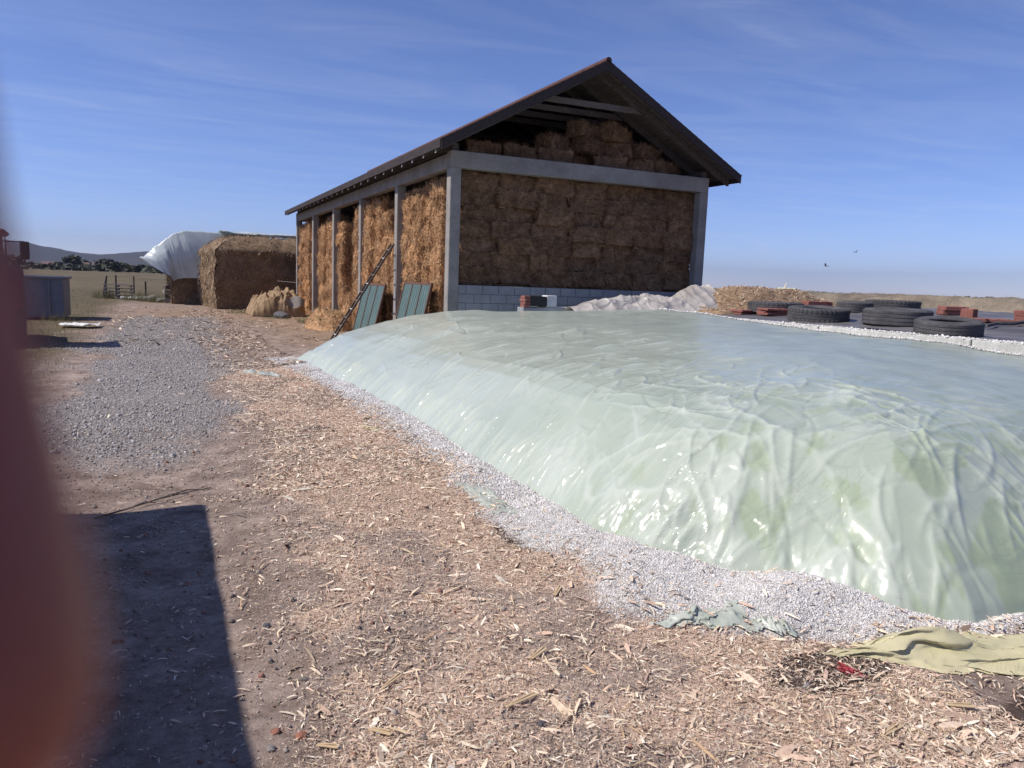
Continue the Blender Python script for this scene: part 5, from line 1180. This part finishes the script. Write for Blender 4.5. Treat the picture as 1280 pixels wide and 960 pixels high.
# ---------------------------------------------------------------- birds
def bird(loc, rz, s, label):
    mb = MB(); bm = mb.bm
    mb.tube([(0, -.16, 0), (0, -.10, .005), (0, 0, 0), (0, .09, .012), (0, .14, .02)], .012, 8, .012)
    for v in bm.verts: v.co.x *= 1 + 1.6 * math.exp(-((v.co.y - .0) / .07) ** 2); v.co.z *= 1 + 1.3 * math.exp(-((v.co.y) / .07) ** 2)
    o = mb.build('bird', M['black_steel'], None, smooth=True)
    for sg in (-1, 1):
        w_ = MB(); w_.poly([(sg * .02, .05, .01), (sg * .14, .075, .07), (sg * .27, .0, .05), (sg * .15, -.02, .06), (sg * .02, -.06, .01)], (0, 0, .006)); w_.build('wing', M['black_steel'], o)
    mb = MB(); mb.poly([(-.015, -.14, 0), (.015, -.14, 0), (.045, -.25, 0), (-.045, -.25, 0)], (0, 0, .005)); mb.build('tail', M['black_steel'], o)
    o.location = loc; o.rotation_euler = (.2, .5, rz); o.scale = (s, s, s); tag(o, label, 'bird', 'birds in the sky')
bird((31.4, 30.0, 3.17), .6, .75, 'dark bird flying low over the earth bank, the left and lower one')
bird((33.47, 30.0, 3.97), 2.2, .55, 'small dark bird in the sky, the right and higher one')

# ---------------------------------------------------------------- camera
CAMH = 1.7
def cam_axes(yaw, pitch, roll):
    y, p, r = R(yaw), R(pitch), R(roll)
    fw = Vector((math.sin(y) * math.cos(p), math.cos(y) * math.cos(p), -math.sin(p))); rt = Vector((math.cos(y), -math.sin(y), 0)); up = rt.cross(fw)
    return fw, rt * math.cos(r) + up * math.sin(r), up * math.cos(r) - rt * math.sin(r)
FW, RT, UP = cam_axes(24.676, 7.497, 2.108)
cd = bpy.data.cameras.new('camera'); cam = bpy.data.objects.new('camera', cd); COL.objects.link(cam); sc.camera = cam
cam.matrix_world = Matrix(((RT.x, UP.x, -FW.x, 0), (RT.y, UP.y, -FW.y, 0), (RT.z, UP.z, -FW.z, CAMH), (0, 0, 0, 1)))
cd.sensor_width = 36; cd.lens = 36 * 961 / 1280; cd.clip_start = .004; cd.clip_end = 20000
cd.dof.use_dof = True; cd.dof.focus_distance = 9; cd.dof.aperture_fstop = 27.03 / 2.7

# ---------------------------------------------------------------- the photographer's hand: one finger hangs in front of the lens
def skin_mat():
    m, nt, b = new_mat('skin')
    v = coords(nt, (1, 1, 1)); f = noise(nt, v, 60, 5); r = ramp(nt, [(.3, (.20, .05, .028)), (.7, (.24, .062, .038))]); nt.links.new(f, r.inputs[0]); nt.links.new(r.outputs[0], b.inputs['Base Color'])
    b.inputs['Roughness'].default_value = .55; b.inputs['Subsurface Weight'].default_value = .9; b.inputs['Subsurface Radius'].default_value = (1, .16, .07); b.inputs['Subsurface Scale'].default_value = .012
    return m
M['skin'] = skin_mat()
def C(u, v, d):           # camera frame: u right, v up, d forward, metres
    return Vector((0, 0, CAMH)) + RT * u + UP * v + FW * d
def hand():
    # joints: wrist, palm, knuckles; the index hangs down before the lens
    J = {}; rad = {}; E_ = []
    def add(n, p, r, par=None):
        J[n] = p; rad[n] = r
        if par: E_.append((par, n))
    add('palm', (-.072, .068, .020), .021)
    add('wrist', (-.120, .105, .000), .024, 'palm'); add('arm1', (-.150, .122, -.018), .022, 'wrist')
    add('k1', (-.0485, .058, .030), .0125, 'palm'); add('i1', (-.0364, .030, .034), .0092, 'k1'); add('i2', (-.0301, .003, .0325), .0086, 'i1'); add('i3', (-.0245, -.0135, .031), .0086, 'i2'); add('i4', (-.0250, -.0185, .0308), .0064, 'i3'); 
    add('k2', (-.050, .044, .030), .0125, 'palm'); add('m1', (-.050, .010, .046), .0095, 'k2'); add('m2', (-.060, -.014, .040), .0088, 'm1'); add('m3', (-.064, -.024, .028), .0078, 'm2')
    add('k3', (-.066, .034, .028), .012, 'palm'); add('r1', (-.070, .002, .044), .0092, 'k3'); add('r2', (-.074, -.022, .034), .0085, 'r1'); add('r3', (-.075, -.030, .022), .0075, 'r2')
    add('k4', (-.084, .030, .022), .011, 'palm'); add('p1', (-.092, .004, .032), .008, 'k4'); add('p2', (-.097, -.013, .024), .0074, 'p1'); add('p3', (-.098, -.019, .014), .0066, 'p2')
    add('t0', (-.070, .078, -.006), .0125, 'palm'); add('t1', (-.054, .070, -.026), .0105, 't0'); add('t2', (-.042, .056, -.036), .0092, 't1')
    names = list(J); me = bpy.data.meshes.new('hand')
    base = Vector((-.12, .06, CAMH - .02))
    me.from_pydata([C(*J[n]) - base for n in names], [(names.index(a), names.index(b)) for a, b in E_], [])
    o = bpy.data.objects.new('hand', me); COL.objects.link(o); o.location = base
    md = o.modifiers.new('skin', 'SKIN'); md.use_smooth_shade = True
    for n, sv in zip(names, me.skin_vertices[0].data): sv.radius = (rad[n], rad[n]); sv.use_root = (n == 'palm')
    s2 = o.modifiers.new('sub', 'SUBSURF'); s2.levels = s2.render_levels = 3
    dg = bpy.context.evaluated_depsgraph_get(); m2 = bpy.data.meshes.new_from_object(o.evaluated_get(dg)); o.modifiers.clear(); o.data = m2
    m2.materials.clear(); m2.materials.append(M['skin'])
    for p in m2.polygons: p.use_smooth = True
    # nails
    for a, b, w_ in (('i3', 'i4', .0048), ('m2', 'm3', .0048), ('r2', 'r3', .0045), ('p2', 'p3', .004), ('t1', 't2', .005)):
        A_, B_ = C(*J[a]), C(*J[b]); d = (B_ - A_).normalized(); nrm = (FW - d * FW.dot(d)).normalized(); sd = d.cross(nrm)
        c = B_ - d * .006 + nrm * (rad[b] * .72)
        mb = MB(); mb.poly([c + sd * w_ - base, c + d * .006 + sd * w_ * .8 - base, c + d * .009 - base, c + d * .006 - sd * w_ * .8 - base, c - sd * w_ - base, c - d * .004 - base], nrm * .0012)
        mb.build('nail', M['nail'], o)
    return o
M['nail'] = nmat('fingernail', (.5, .28, .22), (.56, .33, .27), scale=20, rough=.3, bs=0)
ho_ = hand(); tag(ho_, 'hand with one blurred finger hanging over the left edge of the view', 'hand')

# ---------------------------------------------------------------- light and air
wld = bpy.data.worlds.new('World'); sc.world = wld; wld.use_nodes = True; nt = wld.node_tree
bg = nt.nodes['Background']; sky = nt.nodes.new('ShaderNodeTexSky'); sky.sky_type = 'NISHITA'; sky.sun_disc = False
sky.sun_elevation = SUN_EL; sky.sun_rotation = SUN_AZ; sky.air_density = .85; sky.dust_density = .3; sky.ozone_density = 6.0; sky.altitude = 1700
# thin cirrus
tc_ = nt.nodes.new('ShaderNodeTexCoord'); sp = nt.nodes.new('ShaderNodeSeparateXYZ'); nt.links.new(tc_.outputs['Generated'], sp.inputs[0])
zz_ = math_(nt, 'MAXIMUM', sp.outputs[2], .06); cx_ = math_(nt, 'DIVIDE', sp.outputs[0], zz_); cy_ = math_(nt, 'DIVIDE', sp.outputs[1], zz_)
cb = nt.nodes.new('ShaderNodeCombineXYZ'); nt.links.new(cx_, cb.inputs[0]); nt.links.new(cy_, cb.inputs[1])
mp = nt.nodes.new('ShaderNodeMapping'); mp.inputs['Scale'].default_value = (.55, 1.5, 1); mp.inputs['Rotation'].default_value = (0, 0, .5); mp.inputs['Location'].default_value = (3.1, 1.7, 0); nt.links.new(cb.outputs[0], mp.inputs[0])
nz = N(nt, 'ShaderNodeTexNoise', Scale=1.1, Detail=9, Roughness=.62, Distortion=1.1); nt.links.new(mp.outputs[0], nz.inputs['Vector'])
cr_ = ramp(nt, [(.40, (0, 0, 0)), (.60, (.07, .07, .07)), (.84, (.26, .26, .26))]); nt.links.new(nz.outputs[0], cr_.inputs[0])
skt = mixc(nt, 1.0, sky.outputs[0], (1.06, .95, 1.10), 'MULTIPLY'); mix = mixc(nt, cr_.outputs[0], skt, (5.6, 6.0, 7.0)); nt.links.new(mix, bg.inputs['Color']); bg.inputs['Strength'].default_value = .112
sl = bpy.data.lights.new('sun', 'SUN'); sl.energy = 4.2; sl.angle = R(.53); sl.color = (1, .94, .88)
so = bpy.data.objects.new('sun', sl); COL.objects.link(so)
sd_ = Vector((math.sin(SUN_AZ) * math.cos(SUN_EL), math.cos(SUN_AZ) * math.cos(SUN_EL), math.sin(SUN_EL)))
so.rotation_euler = sd_.to_track_quat('Z', 'Y').to_euler(); so.location = (-20, 5, 30)
HAZE = True
if HAZE:
    hz = MB().box((0, 0, 98), (11600, 11600, 210)).build('haze', bpy.data.materials.new('haze'), None)
    hm = hz.data.materials[0]; hm.use_nodes = True; n2 = hm.node_tree; n2.nodes.clear()
    out = n2.nodes.new('ShaderNodeOutputMaterial'); pv = n2.nodes.new('ShaderNodeVolumePrincipled'); pv.inputs['Color'].default_value = (.30, .32, .54, 1); pv.inputs['Density'].default_value = .00011; pv.inputs['Anisotropy'].default_value = .2
    n2.links.new(pv.outputs[0], out.inputs['Volume']); tag(hz, 'thin blue haze lying over the fields', 'haze', kind='stuff')
vs = sc.view_settings; vs.view_transform = 'Standard'; vs.look = 'None'; vs.exposure = .28; vs.gamma = 1; vs.use_curve_mapping = False
sc.cycles.use_denoising = True
sc.cycles.volume_bounces = 0; sc.cycles.max_bounces = 6; sc.cycles.transparent_max_bounces = 8
